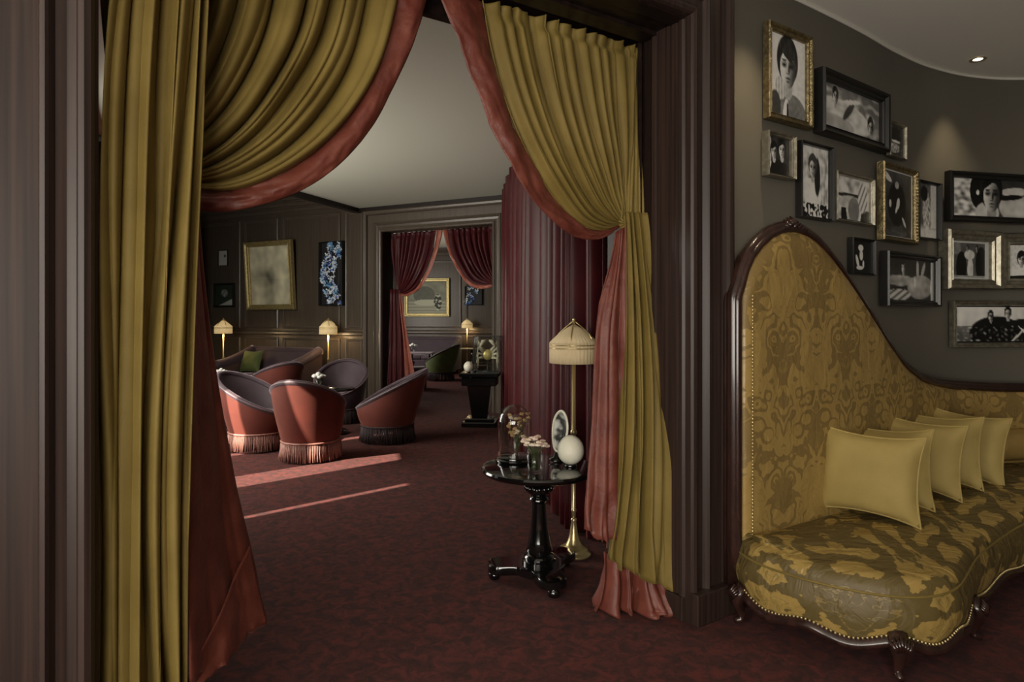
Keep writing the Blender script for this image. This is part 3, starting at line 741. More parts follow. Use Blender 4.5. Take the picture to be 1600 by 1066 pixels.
def back_face(off, puff):
    mb = MB(); V = []; uvs = []
    for t in ts:
        p, d = back_pt(t); nn = Vector((d.y, -d.x, 0)); zt = topz(t)-0.012
        for j in range(NB+1):
            v = j/NB; z = lerp(0.36, zt, v)
            e = min(min(t/0.10, 1), min((zt-z)/0.10, 1)); e = max(e, 0)
            q = off+puff*math.sqrt(max(0, 1-(1-e)**2))+(0.006*mnoise.noise(Vector((t*5, z*5, 2.0))) if puff else 0)
            V.append(p+nn*q+Vector((0, 0, z))); uvs.append((t, z))
    o = mb.add(V, [(i*(NB+1)+j, (i+1)*(NB+1)+j, (i+1)*(NB+1)+j+1, i*(NB+1)+j+1) for i in range(len(ts)-1) for j in range(NB)])
    for k, q in enumerate(uvs): mb.uv[o+k] = q
    return mb
obj('backrest', back_face(0.0, 0.035), 'gold_damask', SOFA, world=True)
obj('back_panel', back_face(-0.07, 0.0), 'sofa_wood', SOFA, world=True)
# carved frame: post up the open end and the rolling top rail
def rail_pts(o, dz):
    pts = []
    p, d = back_pt(0)
    nn = Vector((d.y, -d.x, 0))
    for z in (0.14, 0.35, 0.7, 1.0, 1.3, 1.5): pts.append(p-d*0.0+nn*o+Vector((0, 0, z)))
    for t in ts: 
        q, d = back_pt(t); nn = Vector((d.y, -d.x, 0)); pts.append(q+nn*o+Vector((0, 0, topz(t)+dz)))
    return pts
mb = MB()
for o, dz, r in ((-0.035, 0.016, 0.036), (-0.012, 0.004, 0.022), (-0.070, 0.004, 0.024)):
    pts = rail_pts(o, dz)
    for i in range(len(pts)):
        if i < 8: pts[i] = pts[i] - Vector((UX, UY, 0))*0.018
    mb.tube(pts, r, 10)
obj('carved_rail', mb, 'sofa_wood', SOFA, world=True)
# crest carving: shell of leaves at the top of the back
mb = MB(); p, d = back_pt(0.44); zc = topz(0.44)
nn = Vector((d.y, -d.x, 0))
for i in range(9):
    q = (i-4)/4
    tip = p-nn*0.03+d*(0.105*q)+Vector((0, 0, zc+0.075-0.055*abs(q)**1.3))
    base = p-nn*0.02+d*(0.06*q)+Vector((0, 0, zc+0.0-0.02*abs(q)))
    mid = base.lerp(tip, 0.55)+nn*0.03
    mb.tube([base, mid, tip], [0.012, 0.016, 0.006], 7)
mb.ball(p+nn*0.0+Vector((0, 0, zc+0.02)), 0.022, 10, 8)
obj('crest_carving', mb, 'sofa_wood', SOFA, world=True)
# nailheads up the open end and under the top rail
mb = MB()
def nail(mb, c, r=0.0055): mb.ball(c, r, 6, 4)
p, d = back_pt(0.035); nn = Vector((d.y, -d.x, 0))
z = 0.42
while z < 1.62: nail(mb, p+nn*0.036+Vector((0, 0, z)), 0.0070); z += 0.0175
obj('nailhead_trim', mb, 'brass', SOFA, world=True, kind='stuff')

# seat: bowed front that swells out at the open end
FRONT = [(1.13, 3.20), (1.155, 3.06), (1.24, 2.92), (1.37, 2.79), (1.52, 2.70), (1.66, 2.665), (1.80, 2.69), (1.93, 2.77), (2.06, 2.90), (2.20, 3.05), (2.36, 3.20), (2.58, 3.37), (2.84, 3.55), (3.15, 3.70), (3.5, 3.80), (3.9, 3.83), (4.35, 3.75), (4.7, 3.6)]
_fp = [poly(FRONT, i/260) for i in range(261)]; _fl = [0.0]
for a, b in zip(_fp, _fp[1:]): _fl.append(_fl[-1]+math.hypot(b[0]-a[0], b[1]-a[1]))
FLEN = _fl[-1]
def front_pt(u):
    t = u*FLEN
    import bisect
    i = min(max(bisect.bisect_left(_fl, t), 1), 260); f = (t-_fl[i-1])/(_fl[i]-_fl[i-1]); a, b = _fp[i-1], _fp[i]
    return Vector((lerp(a[0], b[0], f), lerp(a[1], b[1], f), 0)), Vector((b[0]-a[0], b[1]-a[1], 0)).normalized()
LEGS = [0.012, 0.178, 0.335, 0.60, 0.92]        # along the front rail
def railz(u):
    """lower edge of the cloth: scalloped between the legs"""
    k = 0
    while k < len(LEGS)-2 and u > LEGS[k+1]: k += 1
    f = min(max((u-LEGS[k])/(LEGS[k+1]-LEGS[k]), 0), 1)
    return 0.148+0.016*math.cos(2*PI*f*2.0)-0.014*math.sin(PI*f)
def seat_z(u):  return 0.415+0.05*min(1, max(0, (u-0.42)/0.3))
def seat_fn(u, v):
    f, d = front_pt(u); bt = min(SLEN, max(0.0, (u-0.03)*1.0)**1.0*SLEN*1.0)
    b, _ = back_pt(bt); zs = seat_z(u)
    inw = Vector((-d.y, d.x, 0))
    if v < 0.45:
        q = v/0.45; z = lerp(railz(u)+0.012, zs-0.085, q); bulge = 0.018*math.sin(PI*q)
        return f - inw*bulge + Vector((0, 0, z))
    if v < 0.62:
        q = (v-0.45)/0.17; an = q*PI/2
        return f + inw*(0.07*(1-math.cos(an))) + Vector((0, 0, zs-0.085+0.085*math.sin(an)-0.01*q))
    q = (v-0.62)/0.38
    p = (f+inw*0.07).lerp(b, q)
    z = zs-0.01+0.03*math.sin(PI*min(1, q*1.1))+0.012*mnoise.noise(Vector((p.x*3.0, p.y*3.0, 4.0)))*math.sin(PI*q)+0.010*mnoise.noise(Vector((p.x*8.0, p.y*13.0, 7.0)))*math.sin(PI*q)
    return Vector((p.x, p.y, z))
mb = MB(); mb.grid(seat_fn, 170, 48, uvfn=lambda u, v: (u*FLEN, 0.05+v*0.75 if v < 0.62 else 0.515+(v-0.62)*2.0))
obj('seat', mb, 'gold_damask_seat', SOFA, world=True)
mb = MB()
mb.tube([seat_fn(i/140, 0.455)-Vector((0, 0, -0.002)) for i in range(0, 141)], 0.0055, 6)
obj('seat_piping', mb, 'gold_velvet', SOFA, world=True)
mb = MB()
for i in range(0, 150):
    u = 0.004+i/150*0.60; f, d = front_pt(u); ow = Vector((d.y, -d.x, 0)); nail(mb, f+ow*0.010+Vector((0, 0, railz(u)+0.016)), 0.0062)
obj('nailhead_trim', mb, 'brass', SOFA, world=True, kind='stuff')
# scalloped show-wood rail
mb = MB(); V = []; NU = 200; pr = [(0.012, 0.008), (0.022, -0.004), (0.026, -0.018), (0.020, -0.030), (0.010, -0.034), (-0.02, -0.034), (-0.02, 0.03)]
for i in range(NU+1):
    u = i/NU*0.98; f, d = front_pt(u); ow = Vector((d.y, -d.x, 0))
    for o, dz in pr: V.append(f+ow*o+Vector((0, 0, railz(u)+dz)))
k = len(pr); mb.add(V, [(i*k+j, (i+1)*k+j, (i+1)*k+(j+1) % k, i*k+(j+1) % k) for i in range(NU) for j in range(k)])
obj('seat_rail', mb, 'sofa_wood', SOFA, world=True)
for u in LEGS:
    f, d = front_pt(u); ow = Vector((d.y, -d.x, 0)); mb = MB(); zr = railz(u)
    pts = [f-ow*0.01+Vector((0, 0, zr+0.01)), f+ow*0.028+Vector((0, 0, zr-0.03)), f+ow*0.026+Vector((0, 0, zr-0.07)), f+ow*0.004+Vector((0, 0, 0.04)), f+ow*0.012+Vector((0, 0, 0.016)), f+ow*0.042+Vector((0, 0, 0.013))]
    mb.tube(pts, [0.044, 0.040, 0.026, 0.017, 0.018, 0.013], 10)
    lg = obj('leg', mb, 'sofa_wood', SOFA, world=True)
    mb = MB()
    for i in range(7):
        q = (i-3)/3
        a = f+ow*0.04+d*(0.042*q)+Vector((0, 0, zr+0.028-0.024*abs(q))); b = f+ow*0.062+d*(0.018*q)+Vector((0, 0, zr-0.03-0.004*abs(q)))
        mb.tube([a, a.lerp(b, 0.5)+ow*0.010, b], [0.006, 0.011, 0.005], 6)
    mb.ball(f+ow*0.058+Vector((0, 0, zr-0.005)), 0.013, 8, 6)
    o = obj('knee_carving', mb, 'sofa_wood', lg); 
    for v_ in o.data.vertices: v_.co -= SOFA.location
# lumbar bolster roll along the low part of the back
mb = MB(); pts = []
for i in range(24):
    q, d = back_pt(2.55+i*0.075); pts.append(q+Vector((d.y, -d.x, 0))*0.10+Vector((0, 0, 0.60)))
mb.tube(pts, [0.11]*24, 14); obj('back_bolster', mb, 'gold_damask', SOFA, world=True)

# scatter cushions
def cushion(name, mat, w, h, th, seed):
    mb = MB(); N = 18
    def side(sg):
        def fn(u, v):
            x, y = 2*u-1, 2*v-1
            pin = 1-0.15*(1-abs(x)**2.2)*abs(y)**3; pin2 = 1-0.11*(1-abs(y)**2.2)*abs(x)**3
            e = max(0, (1-abs(x)**2.6))*max(0, (1-abs(y)**2.6))
            wr = 0.012*mnoise.noise(Vector((x*2.2, y*2.2, seed)))*e**0.4
            return (x*w/2*pin2, sg*(th/2*e**0.55)+wr, h/2+y*h/2*pin)
        return fn
    mb.grid(side(-1), N, N); mb.grid(side(1), N, N)
    return mb
def edge_pts(w, h):
    pts = []; N = 18
    for k in range(4):
        for i in range(N):
            q = 2*i/N-1
            x, y = ((q, -1), (1, q), (-q, 1), (-1, -q))[k]
            pin = 1-0.15*(1-abs(x)**2.2)*abs(y)**3; pin2 = 1-0.11*(1-abs(y)**2.2)*abs(x)**3
            pts.append((x*w/2*pin2, 0, h/2+y*h/2*pin))
    return pts+[pts[0]]
cz = Vector((0.543, -0.84, 0))
cl = ['gold velvet cushion standing free at the tall end of the sofa', 'gold velvet cushion directly behind the front one of the row', 'middle gold velvet cushion of the row of five',
      'gold velvet cushion, fourth of the row counting from the sofa\'s tall end', 'gold velvet cushion at the far end of the row, towards the low back']
CPOS = [(1.88, 3.40, 0.28), (2.14, 3.66, 0.05), (2.43, 3.86, 0.02), (2.69, 4.04, -0.02), (2.92, 4.17, -0.06)]
for i, (x, y, dr) in enumerate(CPOS):
    r0 = math.atan2(-0.84, 0.543)+dr
    w, h = (0.50, 0.46) if i == 0 else (0.50, 0.44)
    c = thing('cushion', cl[i], 'cushion', (x, y, 0.44 if i < 2 else 0.455), r0, 'gold cushions in a row on the sofa')
    c.rotation_euler = (math.radians(-7 if i == 0 else -6), math.radians((2, -3, 2, -2, 3)[i]), r0)
    obj('cover', cushion('cover', 'gold_velvet', w, h, 0.17, i*3.1), 'gold_velvet_bright', c)
    mb = MB(); mb.tube(edge_pts(w, h), 0.006, 6, cap=False); obj('piping', mb, 'gold_velvet_bright', c)

# ------------------------------------------------------------------ gallery of framed photographs
def ell(x, y, cx, cy, rx, ry, rot=0):
    dx, dy = x-cx, y-cy
    if rot: dx, dy = dx*math.cos(rot)+dy*math.sin(rot), -dx*math.sin(rot)+dy*math.cos(rot)
    return (dx/rx)**2+(dy/ry)**2
def sm(e, w=0.25): return min(1, max(0, (1-e)/w+0.5))
def nz(x, y, s, seed): return mnoise.noise(Vector((x*s, y*s, seed)))
def mixv(a, b, k): return a+(b-a)*k
def face(x, y, L, cx, cy, r, hair=0.03, skin=0.62, seed=0, asp=1.0, long=0.0):
    """head lit from one side; r in print heights, asp turns heights into widths"""
    X, Y = (x-cx)/(r*asp), (y-cy)/r
    if abs(X) > 1.6 or Y < -1.7 or Y > 1.9: return L
    hk = sm((X/1.02)**2+((Y+0.20)/(1.16+long*3))**2, 0.12)
    L = mixv(L, max(0.0, hair+0.10*nz(X*3, Y*1.2, 2.2, seed)), hk)
    L = mixv(L, skin*0.55, sm(((X-0.05)/0.42)**2+((Y-1.15)/0.5)**2, 0.2))          # neck
    k = sm(((X-0.04)/0.74)**2+((Y-0.14)/(0.98 if Y > 0 else 0.78))**2, 0.10)
    lit = min(1, max(0.16, 0.62-0.75*X-0.10*Y))
    sk = skin*lit
    for ex in (-0.33, 0.34):
        sk = mixv(sk, sk*0.45, sm(((X-ex)/0.27)**2+((Y-0.02)/0.17)**2, 0.9))
        sk = mixv(sk, 0.02, 0.9*sm(((X-ex)/0.15)**2+((Y-0.05)/0.055)**2, 0.5))
        sk = mixv(sk, 0.03, 0.8*sm(((X-ex)/0.24)**2+((Y+0.16+0.1*abs(X-ex))/0.045)**2, 0.5))
    sk = mixv(sk, sk*0.35, sm(((X-0.13)/0.09)**2+((Y-0.22)/0.20)**2, 0.8))
    sk = mixv(sk, 0.03, 0.7*sm(((X-0.03)/0.15)**2+((Y-0.43)/0.035)**2, 0.6))
    sk = mixv(sk, sk*0.25, 0.9*sm(((X-0.03)/0.24)**2+((Y-0.64)/0.05)**2, 0.5))
    sk = mixv(sk, sk*0.5, sm(((X-0.03)/0.18)**2+((Y-0.80)/0.05)**2, 0.8))
    fr_ = Y < -0.42+0.22*math.sin(X*2.6+seed)                                          # hairline
    return mixv(L, hair+0.06*nz(X*4, Y, 3, seed) if fr_ else sk, k)
def art(kind, x, y, seed, asp):
    """print brightness at (x,y) in 0..1, y downwards; asp = height/width so that heads keep their shape"""
    g = 0.5+0.5*nz(x, y, 4, seed)
    A = asp
    if kind == 'thinker':
        L = 0.62-0.10*x+0.04*g
        L = mixv(L, 0.16+0.10*g, sm(ell(x, y, 0.62, 1.12, 0.50, 0.42), 0.1))
        L = mixv(L, 0.75, sm(ell(x, y, 0.45, 0.93, 0.07, 0.16, 0.2), 0.3)); L = mixv(L, 0.03, sm(ell(x, y, 0.50, 0.95, 0.03, 0.14), 0.3))
        L = face(x, y, L, 0.50, 0.34, 0.27, 0.05, 0.66, seed, A*0.80)
        L = mixv(L, 0.60-0.25*abs(math.sin(x*42)), sm(ell(x, y, 0.30, 0.66, 0.15, 0.13, 0.6), 0.3))
        L = mixv(L, 0.10, sm(ell(x, y, 0.15, 0.90, 0.16, 0.20), 0.3))
        return L
    if kind == 'recline':
        L = 0.16+0.45*max(0, nz(x, y, 7, seed))+0.08*g
        L = mixv(L, 0.50+0.18*nz(x, y, 9, seed), sm(ell(x, y, 0.42, 0.62, 0.48, 0.30, 0.5), 0.2))
        L = mixv(L, 0.34, sm(ell(x, y, 0.2, 0.88, 0.34, 0.22), 0.2))
        L = mixv(L, 0.10, sm(ell(x, y, 0.45, 0.48, 0.05, 0.26, 0.35), 0.3)); L = mixv(L, 0.75, sm(ell(x, y, 0.5, 0.25, 0.16, 0.05, -0.4), 0.3))
        L = face(x, y, L, 0.84, 0.66, 0.19, 0.05, 0.58, seed, A*0.80); L = face(x, y, L, 0.22, 0.24, 0.17, 0.04, 0.6, seed, A*0.80)
        return mixv(L, 0.9, 1.0 if x < 0.035 else 0)
    if kind == 'couple':
        L = 0.05+0.06*g
        L = mixv(L, 0.03, sm(ell(x, y, 0.55, 1.0, 0.55, 0.40), 0.1)); L = mixv(L, 0.5, sm(ell(x, y, 0.14, 0.35, 0.10, 0.4), 0.5))
        L = face(x, y, L, 0.34, 0.36, 0.20, 0.02, 0.80, seed, A*0.80); L = face(x, y, L, 0.68, 0.28, 0.22, 0.02, 0.80, seed+1, A*0.80)
        return mixv(L, 0.8, sm(ell(x, y, 0.14, 0.80, 0.05, 0.16, 0.5), 0.3))
    if kind == 'lounger':
        L = 0.45+0.35*nz(x, y, 8, seed)+0.15*nz(x*6, y, 3, seed)
        L = mixv(L, 0.55+0.12*g, sm(ell(x, y, 0.42, 0.66, 0.34, 0.20, 0.25), 0.15)); L = mixv(L, 0.05, sm(ell(x, y, 0.62, 0.42, 0.10, 0.28), 0.4))
        L = face(x, y, L, 0.46, 0.28, 0.14, 0.10, 0.62, seed, A*0.80)
        if y > 0.80: L = 0.03 if nz(x, y, 16, seed+4) < 0.08 else 0.70
        return L
    if kind == 'dress':
        L = 0.55+0.45*nz(x, y, 6, seed)
        L = mixv(L, 0.06, sm(ell(x, y, 0.5, 0.42, 0.42, 0.06), 0.4)); L = mixv(L, 0.42, sm(ell(x, y, 0.46, 0.58, 0.34, 0.16), 0.2))
        L = mixv(L, 0.22, sm(ell(x, y, 0.56, 0.74, 0.16, 0.30), 0.2)); L = mixv(L, 0.02, 1 if (y > 0.72 and abs(x-0.56) > 0.2+0.15*(0.9-y) and x > 0.2) else 0)
        return mixv(L, 0.8*abs(math.sin(x*30+y*12)), sm(ell(x, y, 0.82, 0.42, 0.14, 0.36), 0.3))
    if kind == 'dancer':
        L = 0.05+0.08*g+0.10*max(0, 0.4-y)
        L = mixv(L, 0.60, sm(ell(x, y, 0.14, 0.08, 0.2, 0.05, 0.4), 0.4))
        L = mixv(L, 0.03, sm(ell(x, y, 0.5, 0.5, 0.30, 0.34), 0.2))
        L = mixv(L, 0.34, sm(ell(x, y, 0.50, 0.20, 0.07, 0.055), 0.3)); L = mixv(L, 0.62, sm(ell(x, y, 0.54, 0.48, 0.05, 0.09, 0.3), 0.4))
        L = mixv(L, 0.6, sm(ell(x, y, 0.50, 0.55, 0.03, 0.10, 0.5), 0.4)); L = mixv(L, 0.5, sm(ell(x, y, 0.28, 0.50, 0.04, 0.06), 0.4)); L = mixv(L, 0.5, sm(ell(x, y, 0.74, 0.76, 0.03, 0.10, -0.7), 0.4))
        return L+0.12*max(0, y-0.82)*5*(0.5+nz(x, y*4, 6, seed))
    if kind == 'figure':
        L = 0.10+0.12*g; L = mixv(L, 0.50, 1 if x > 0.72 and y < 0.8 else 0)
        L = mixv(L, 0.40+0.35*nz(x, y, 14, seed), sm(ell(x, y, 0.52, 0.50, 0.20, 0.36), 0.3)); L = mixv(L, 0.03, sm(ell(x, y, 0.40, 0.18, 0.18, 0.14), 0.3))
        return mixv(L, 0.60+0.2*nz(x*3, y, 7, seed), min(1, max(0, (y-0.74)/0.14)))
    if kind == 'wideface':
        L = 0.45+0.5*nz(x*1.6, y, 9, seed)
        if x > 0.55: L = 0.06+0.05*g
        L = mixv(L, 0.38+0.16*nz(x, y, 5, seed), sm(ell(x, y, 0.80, 0.72, 0.20, 0.38), 0.2)); L = mixv(L, 0.45, sm(ell(x, y, 0.80, 0.30, 0.19, 0.11, -0.2), 0.2)); L = mixv(L, 0.02, sm(ell(x, y, 0.74, 0.46, 0.17, 0.07, -0.25), 0.3))
        L = mixv(L, 0.02, sm(ell(x, y, 0.36, 0.30, 0.13, 0.52), 0.1)); L = mixv(L, 0.44, sm(ell(x, y, 0.45, 0.90, 0.15, 0.30), 0.2))
        L = face(x, y, L, 0.50, 0.36, 0.46, 0.02, 0.52, seed, A*0.80)
        L = mixv(L, 0.65, sm(ell(x, y, 0.33, 0.36, 0.018, 0.07), 0.3))
        return L
    if kind == 'pair_standing':
        L = 0.10+0.08*g; L = mixv(L, 0.22, 1 if x < 0.28 and y < 0.32 else 0)
        L = mixv(L, 0.01, sm(ell(x, y, 0.30, 0.70, 0.14, 0.45), 0.1)); L = mixv(L, 0.50, sm(ell(x, y, 0.52, 0.34, 0.14, 0.14), 0.3)); L = mixv(L, 0.52, sm(ell(x, y, 0.54, 0.76, 0.08, 0.34), 0.2))
        L = mixv(L, 0.02, sm(ell(x, y, 0.84, 0.6, 0.16, 0.5), 0.1)); L = face(x, y, L, 0.46, 0.14, 0.07, 0.05, 0.5, seed, A*0.80); L = face(x, y, L, 0.72, 0.14, 0.07, 0.02, 0.5, seed, A*0.80)
        return mixv(L, 0.30, 1 if y > 0.95 else 0)
    if kind == 'embrace':
        L = 0.46+0.05*g
        L = mixv(L, 0.62+0.12*nz(x, y, 8, seed), sm(ell(x, y, 0.45, 0.80, 0.46, 0.20), 0.2)); L = mixv(L, 0.50, sm(ell(x, y, 0.75, 0.70, 0.3, 0.22), 0.2)); L = mixv(L, 0.02, sm(ell(x, y, 0.35, 1.0, 0.5, 0.08), 0.2))
        L = face(x, y, L, 0.36, 0.42, 0.17, 0.02, 0.62, seed, A*0.80, 0.06); return face(x, y, L, 0.70, 0.28, 0.19, 0.02, 0.60, seed+2, A*0.80)
    if kind == 'slim':
        L = 0.02; L = mixv(L, 0.75, sm(ell(x, y, 0.5, 0.22, 0.12, 0.10), 0.3)); L = mixv(L, 0.7, sm(ell(x, y, 0.52, 0.45, 0.08, 0.16), 0.3)); L = mixv(L, 0.75, sm(ell(x, y, 0.34, 0.64, 0.06, 0.20, -0.3), 0.3))
        L = mixv(L, 0.6, sm(ell(x, y, 0.45, 0.84, 0.16, 0.06), 0.3)); L = mixv(L, 0.7, sm(ell(x, y, 0.62, 0.72, 0.04, 0.12), 0.3)); return L
    if kind == 'gesture':
        L = 0.03+0.05*g; L = mixv(L, 0.34+0.14*nz(x, y, 8, seed), sm(ell(x, y, 0.30, 0.52, 0.30, 0.13), 0.2)); L = mixv(L, 0.36+0.16*nz(x, y, 7, seed), sm(ell(x, y, 0.72, 0.66, 0.27, 0.30, 0.4), 0.2))
        L = mixv(L, 0.42, sm(ell(x, y, 0.66, 0.22, 0.03, 0.20), 0.4)); L = mixv(L, 0.42, sm(ell(x, y, 0.78, 0.24, 0.03, 0.20, 0.2), 0.4))
        L = mixv(L, 0.55*abs(math.sin(20*(x+y))), sm(ell(x, y, 0.28, 0.86, 0.24, 0.14), 0.2))
        L = mixv(L, 0.85, sm(ell(x, y, 0.60, 0.55, 0.02, 0.12), 0.3)); return face(x, y, L, 0.36, 0.18, 0.16, 0.02, 0.72, seed, A*0.80)
    if kind == 'band':
        L = 0.30+0.25*(1-y)+0.05*g
        L = mixv(L, 0.02, sm(ell(x, y, 0.42, 0.75, 0.28, 0.48), 0.1)); L = mixv(L, 0.03, sm(ell(x, y, 0.70, 0.75, 0.22, 0.40), 0.1)); L = mixv(L, 0.03, sm(ell(x, y, 0.90, 0.82, 0.12, 0.22), 0.1))
        if y > 0.55: L = L*0.4+0.55*max(0, nz(x*2, y, 14, seed)-0.15)
        L = mixv(L, 0.62, sm(ell(x, y, 0.66, 0.80, 0.012, 0.26, 0.35), 0.3)); L = mixv(L, 0.62, sm(ell(x, y, 0.74, 0.80, 0.012, 0.26, -0.35), 0.3)); L = mixv(L, 0.60, sm(ell(x, y, 0.66, 0.15, 0.02, 0.16), 0.3))
        L = face(x, y, L, 0.36, 0.26, 0.13, 0.02, 0.6, seed, A*0.80); return face(x, y, L, 0.54, 0.18, 0.15, 0.02, 0.55, seed, A*0.80)
    if kind == 'trumpet':
        L = 0.06+0.14*max(0, nz(x, y, 9, seed)); L = mixv(L, 0.04, sm(ell(x, y, 0.5, 0.3, 0.4, 0.22), 0.2)); L = mixv(L, 0.80, sm(ell(x, y, 0.5, 0.52, 0.28, 0.045), 0.3))
        return mixv(L, 0.35+0.3*nz(x, y, 12, seed), sm(ell(x, y, 0.4, 0.75, 0.35, 0.16), 0.3))
    return 0.2+0.4*g

def print_mesh(w, h, kind, seed, nx, ny, tint=(1.0, 0.985, 0.93), rgb=None):
    """flat print in the xz plane facing -y, ink as point colours"""
    me = bpy.data.meshes.new('print'); V = []; F = []; C = []
    for j in range(ny+1):
        for i in range(nx+1):
            V.append(((i/nx-0.5)*w, 0, (0.5-j/ny)*h))
            if rgb: c = rgb(i/nx, j/ny)
            else:
                L = art(kind, i/nx, j/ny, seed, h/w); L = min(1.0, max(0.0, 1.5*L*(1+0.22*nz(i/nx, j/ny*h/w, 13, seed+2)))); L = 0.004+0.9*L*L*(3-2*L)
                c = (L*tint[0], L*tint[1], L*tint[2])
            C += [c[0], c[1], c[2], 1.0]
    for j in range(ny):
        for i in range(nx):
            a = j*(nx+1)+i; F.append((a, a+nx+1, a+nx+2, a+1))
    me.from_pydata(V, [], F)
    at = me.color_attributes.new('ink', 'FLOAT_COLOR', 'POINT'); at.data.foreach_set('color', C)
    return me

def frame_ring(w, h, prof):
    """mitred moulding round a w x h rectangle (outer size); prof [(inset, proud)] , facing -y"""
    mb = MB(); k = len(prof); V = []
    for sx, sz in ((-1, -1), (1, -1), (1, 1), (-1, 1)):
        for ins, pr in prof: V.append((sx*(w/2-ins), -pr, sz*(h/2-ins)))
    mb.add(V, [(c*k+i, ((c+1) % 4)*k+i, ((c+1) % 4)*k+i+1, c*k+i+1) for c in range(4) for i in range(k-1)])
    return mb
def picture(name, label, loc, rz, w, h, fw, dep, fmat, kind, seed, mount=None, mw=0.0, tilt=0.0, group=None, rgb=None, res=46, beads=False, pmat='photo_print', cat='picture'):
    o = thing(name, label, cat, loc, rz, group); o.rotation_euler = (tilt, 0, rz)
    prof = [(0, 0), (0, dep*0.8), (fw*0.12, dep), (fw*0.35, dep*0.92), (fw*0.55, dep*0.66), (fw*0.8, dep*0.62), (fw*0.88, dep*0.72), (fw, dep*0.55), (fw, dep*0.22)]
    fr = obj('frame', frame_ring(w, h, prof), fmat, o, smooth=False)
    if beads:
        mb = MB(); n = int(h/0.022)
        for sx in (-1, 1):
            for i in range(n): mb.ball((sx*(w/2-fw*0.45), -dep*0.85, -h/2+fw*0.5+(h-fw)*i/(n-1)), 0.008, 6, 4)
        obj('beading', mb, fmat, fr, kind='stuff')
    mb = MB(); mb.box((0, -dep*0.08, 0), (w-2*fw*0.5, dep*0.12, h-2*fw*0.5)); obj('backing_board', mb, 'black_matte', o, smooth=False)
    iw, ih = w-2*fw, h-2*fw
    if mount:
        mb = frame_ring(iw+0.002, ih+0.002, [(0, dep*0.30), (mw, dep*0.30), (mw+0.003, dep*0.24)]); obj('mount', mb, mount, o, smooth=False)
        iw -= 2*mw; ih -= 2*mw
    res = int(res*1.5)
    nx = res if iw >= ih else max(20, int(res*iw/ih)); ny = res if ih >= iw else max(20, int(res*ih/iw))
    me = print_mesh(iw, ih, kind, seed, nx, ny, rgb=rgb); me.materials.append(MATS[pmat])
    p = bpy.data.objects.new('print', me); COL.objects.link(p); p.parent = o; p.location = (0, -dep*0.26, 0)
    return o

GAL = 'framed black and white photographs on the gallery wall'
# (x0, x1, top y, bottom y) in photograph sight lines turned into real places on the curved wall
pics = [
 (1189, 1258, 50, 196, 'old_gilt', 0.040, 0.045, 'thinker', 'gilt-framed portrait of a dark-haired person, chin on hand, in suit and tie', None, 0, 60),
 (1268, 1372, 132, 226, 'black_frame', 0.055, 0.07, 'recline', 'wide deep black frame with two people lying close together', None, 0, 60),
 (1376, 1402, 196, 249, 'silver_leaf', 0.014, 0.03, 'trumpet', 'tiny silver-framed dark photograph tucked beside the deep black frame', None, 0, 30),
 (1187, 1230, 212, 280, 'silver_leaf', 0.018, 0.05, 'couple', 'small silver frame with two pale faces close together on black', None, 0, 44),
 (1240, 1290, 228, 344, 'black_frame', 0.014, 0.045, 'lounger', 'tall thin-edged black frame just above the sofa crest, bright busy photograph', None, 0, 56),
 (1294, 1353, 276, 350, 'silver_leaf', 0.016, 0.05, 'dress', 'squarish silver frame with a pale pointed dress against black', None, 0, 44),
 (1361, 1416, 263, 380, 'old_gilt', 0.032, 0.05, 'dancer', 'tall beaded gilt frame with a dark dancing figure', 'white_card', 0.006, 56),
 (1418, 1453, 287, 376, 'black_frame', 0.014, 0.05, 'figure', 'narrow black frame beside the tall beaded gilt one, standing figure', None, 0, 46),
 (1469, 1606, 274, 350, 'black_frame', 0.045, 0.06, 'wideface', 'wide black frame with a close-up face and raised arm', None, 0, 72),
 (1459, 1542, 363, 453, 'silver_leaf', 0.075, 0.09, 'pair_standing', 'deep stepped silver frame with figures standing, white strip at one side', 'white_card', 0.012, 46),
 (1549, 1640, 367, 453, 'silver_leaf', 0.075, 0.09, 'embrace', 'deep stepped silver frame with two people embracing', 'silver_leaf', 0.01, 46),
 (1321, 1357, 374, 430, 'black_frame', 0.012, 0.04, 'slim', 'small black frame with a slim pale figure on black, above the sofa slope', None, 0, 40),
 (1366, 1449, 398, 479, 'black_frame', 0.034, 0.06, 'gesture', 'black frame with a gesturing figure and white strip, hung low over the sofa slope', 'black_matte', 0.004, 52),
 (1477, 1640, 471, 542, 'silver_leaf', 0.035, 0.05, 'band', 'long low silver frame with a dark group, lowest on the gallery wall', 'black_matte', 0.008, 64),
]
def from_sight(x, y, Y): return 1.5+(497-y)/1000.0*Y
for i, (x0, x1, y0, y1, fm, fw, dep, kind, lab, mount, mw, res) in enumerate(pics):
    A = wall_hit((x0-800)/1000); B = wall_hit((x1-800)/1000); c = (A+B)/2; w = (B-A).length
    zt, zb = from_sight(0, y0, c.y), from_sight(0, y1, c.y); d = (B-A).normalized(); nn = Vector((d.y, -d.x, 0))
    sag = 0.012 if c.x < 2.3 else 0.035
    loc = c+nn*sag; loc.z = (zt+zb)/2
    o = picture('framed_photograph', lab, loc, math.atan2(d.y, d.x), w, zt-zb, fw, dep, fm, kind, i*2.7+1, mount, mw, 0.0, GAL, None, res, beads=(kind == 'dancer'))
    if kind in ('pair_standing', 'gesture'):
        mb = MB(); mb.box((w/2-fw-0.018, -dep*0.27, 0), (0.034, 0.004, zt-zb-2*fw-0.02)); obj('white_margin', mb, 'white_card', o, smooth=False)

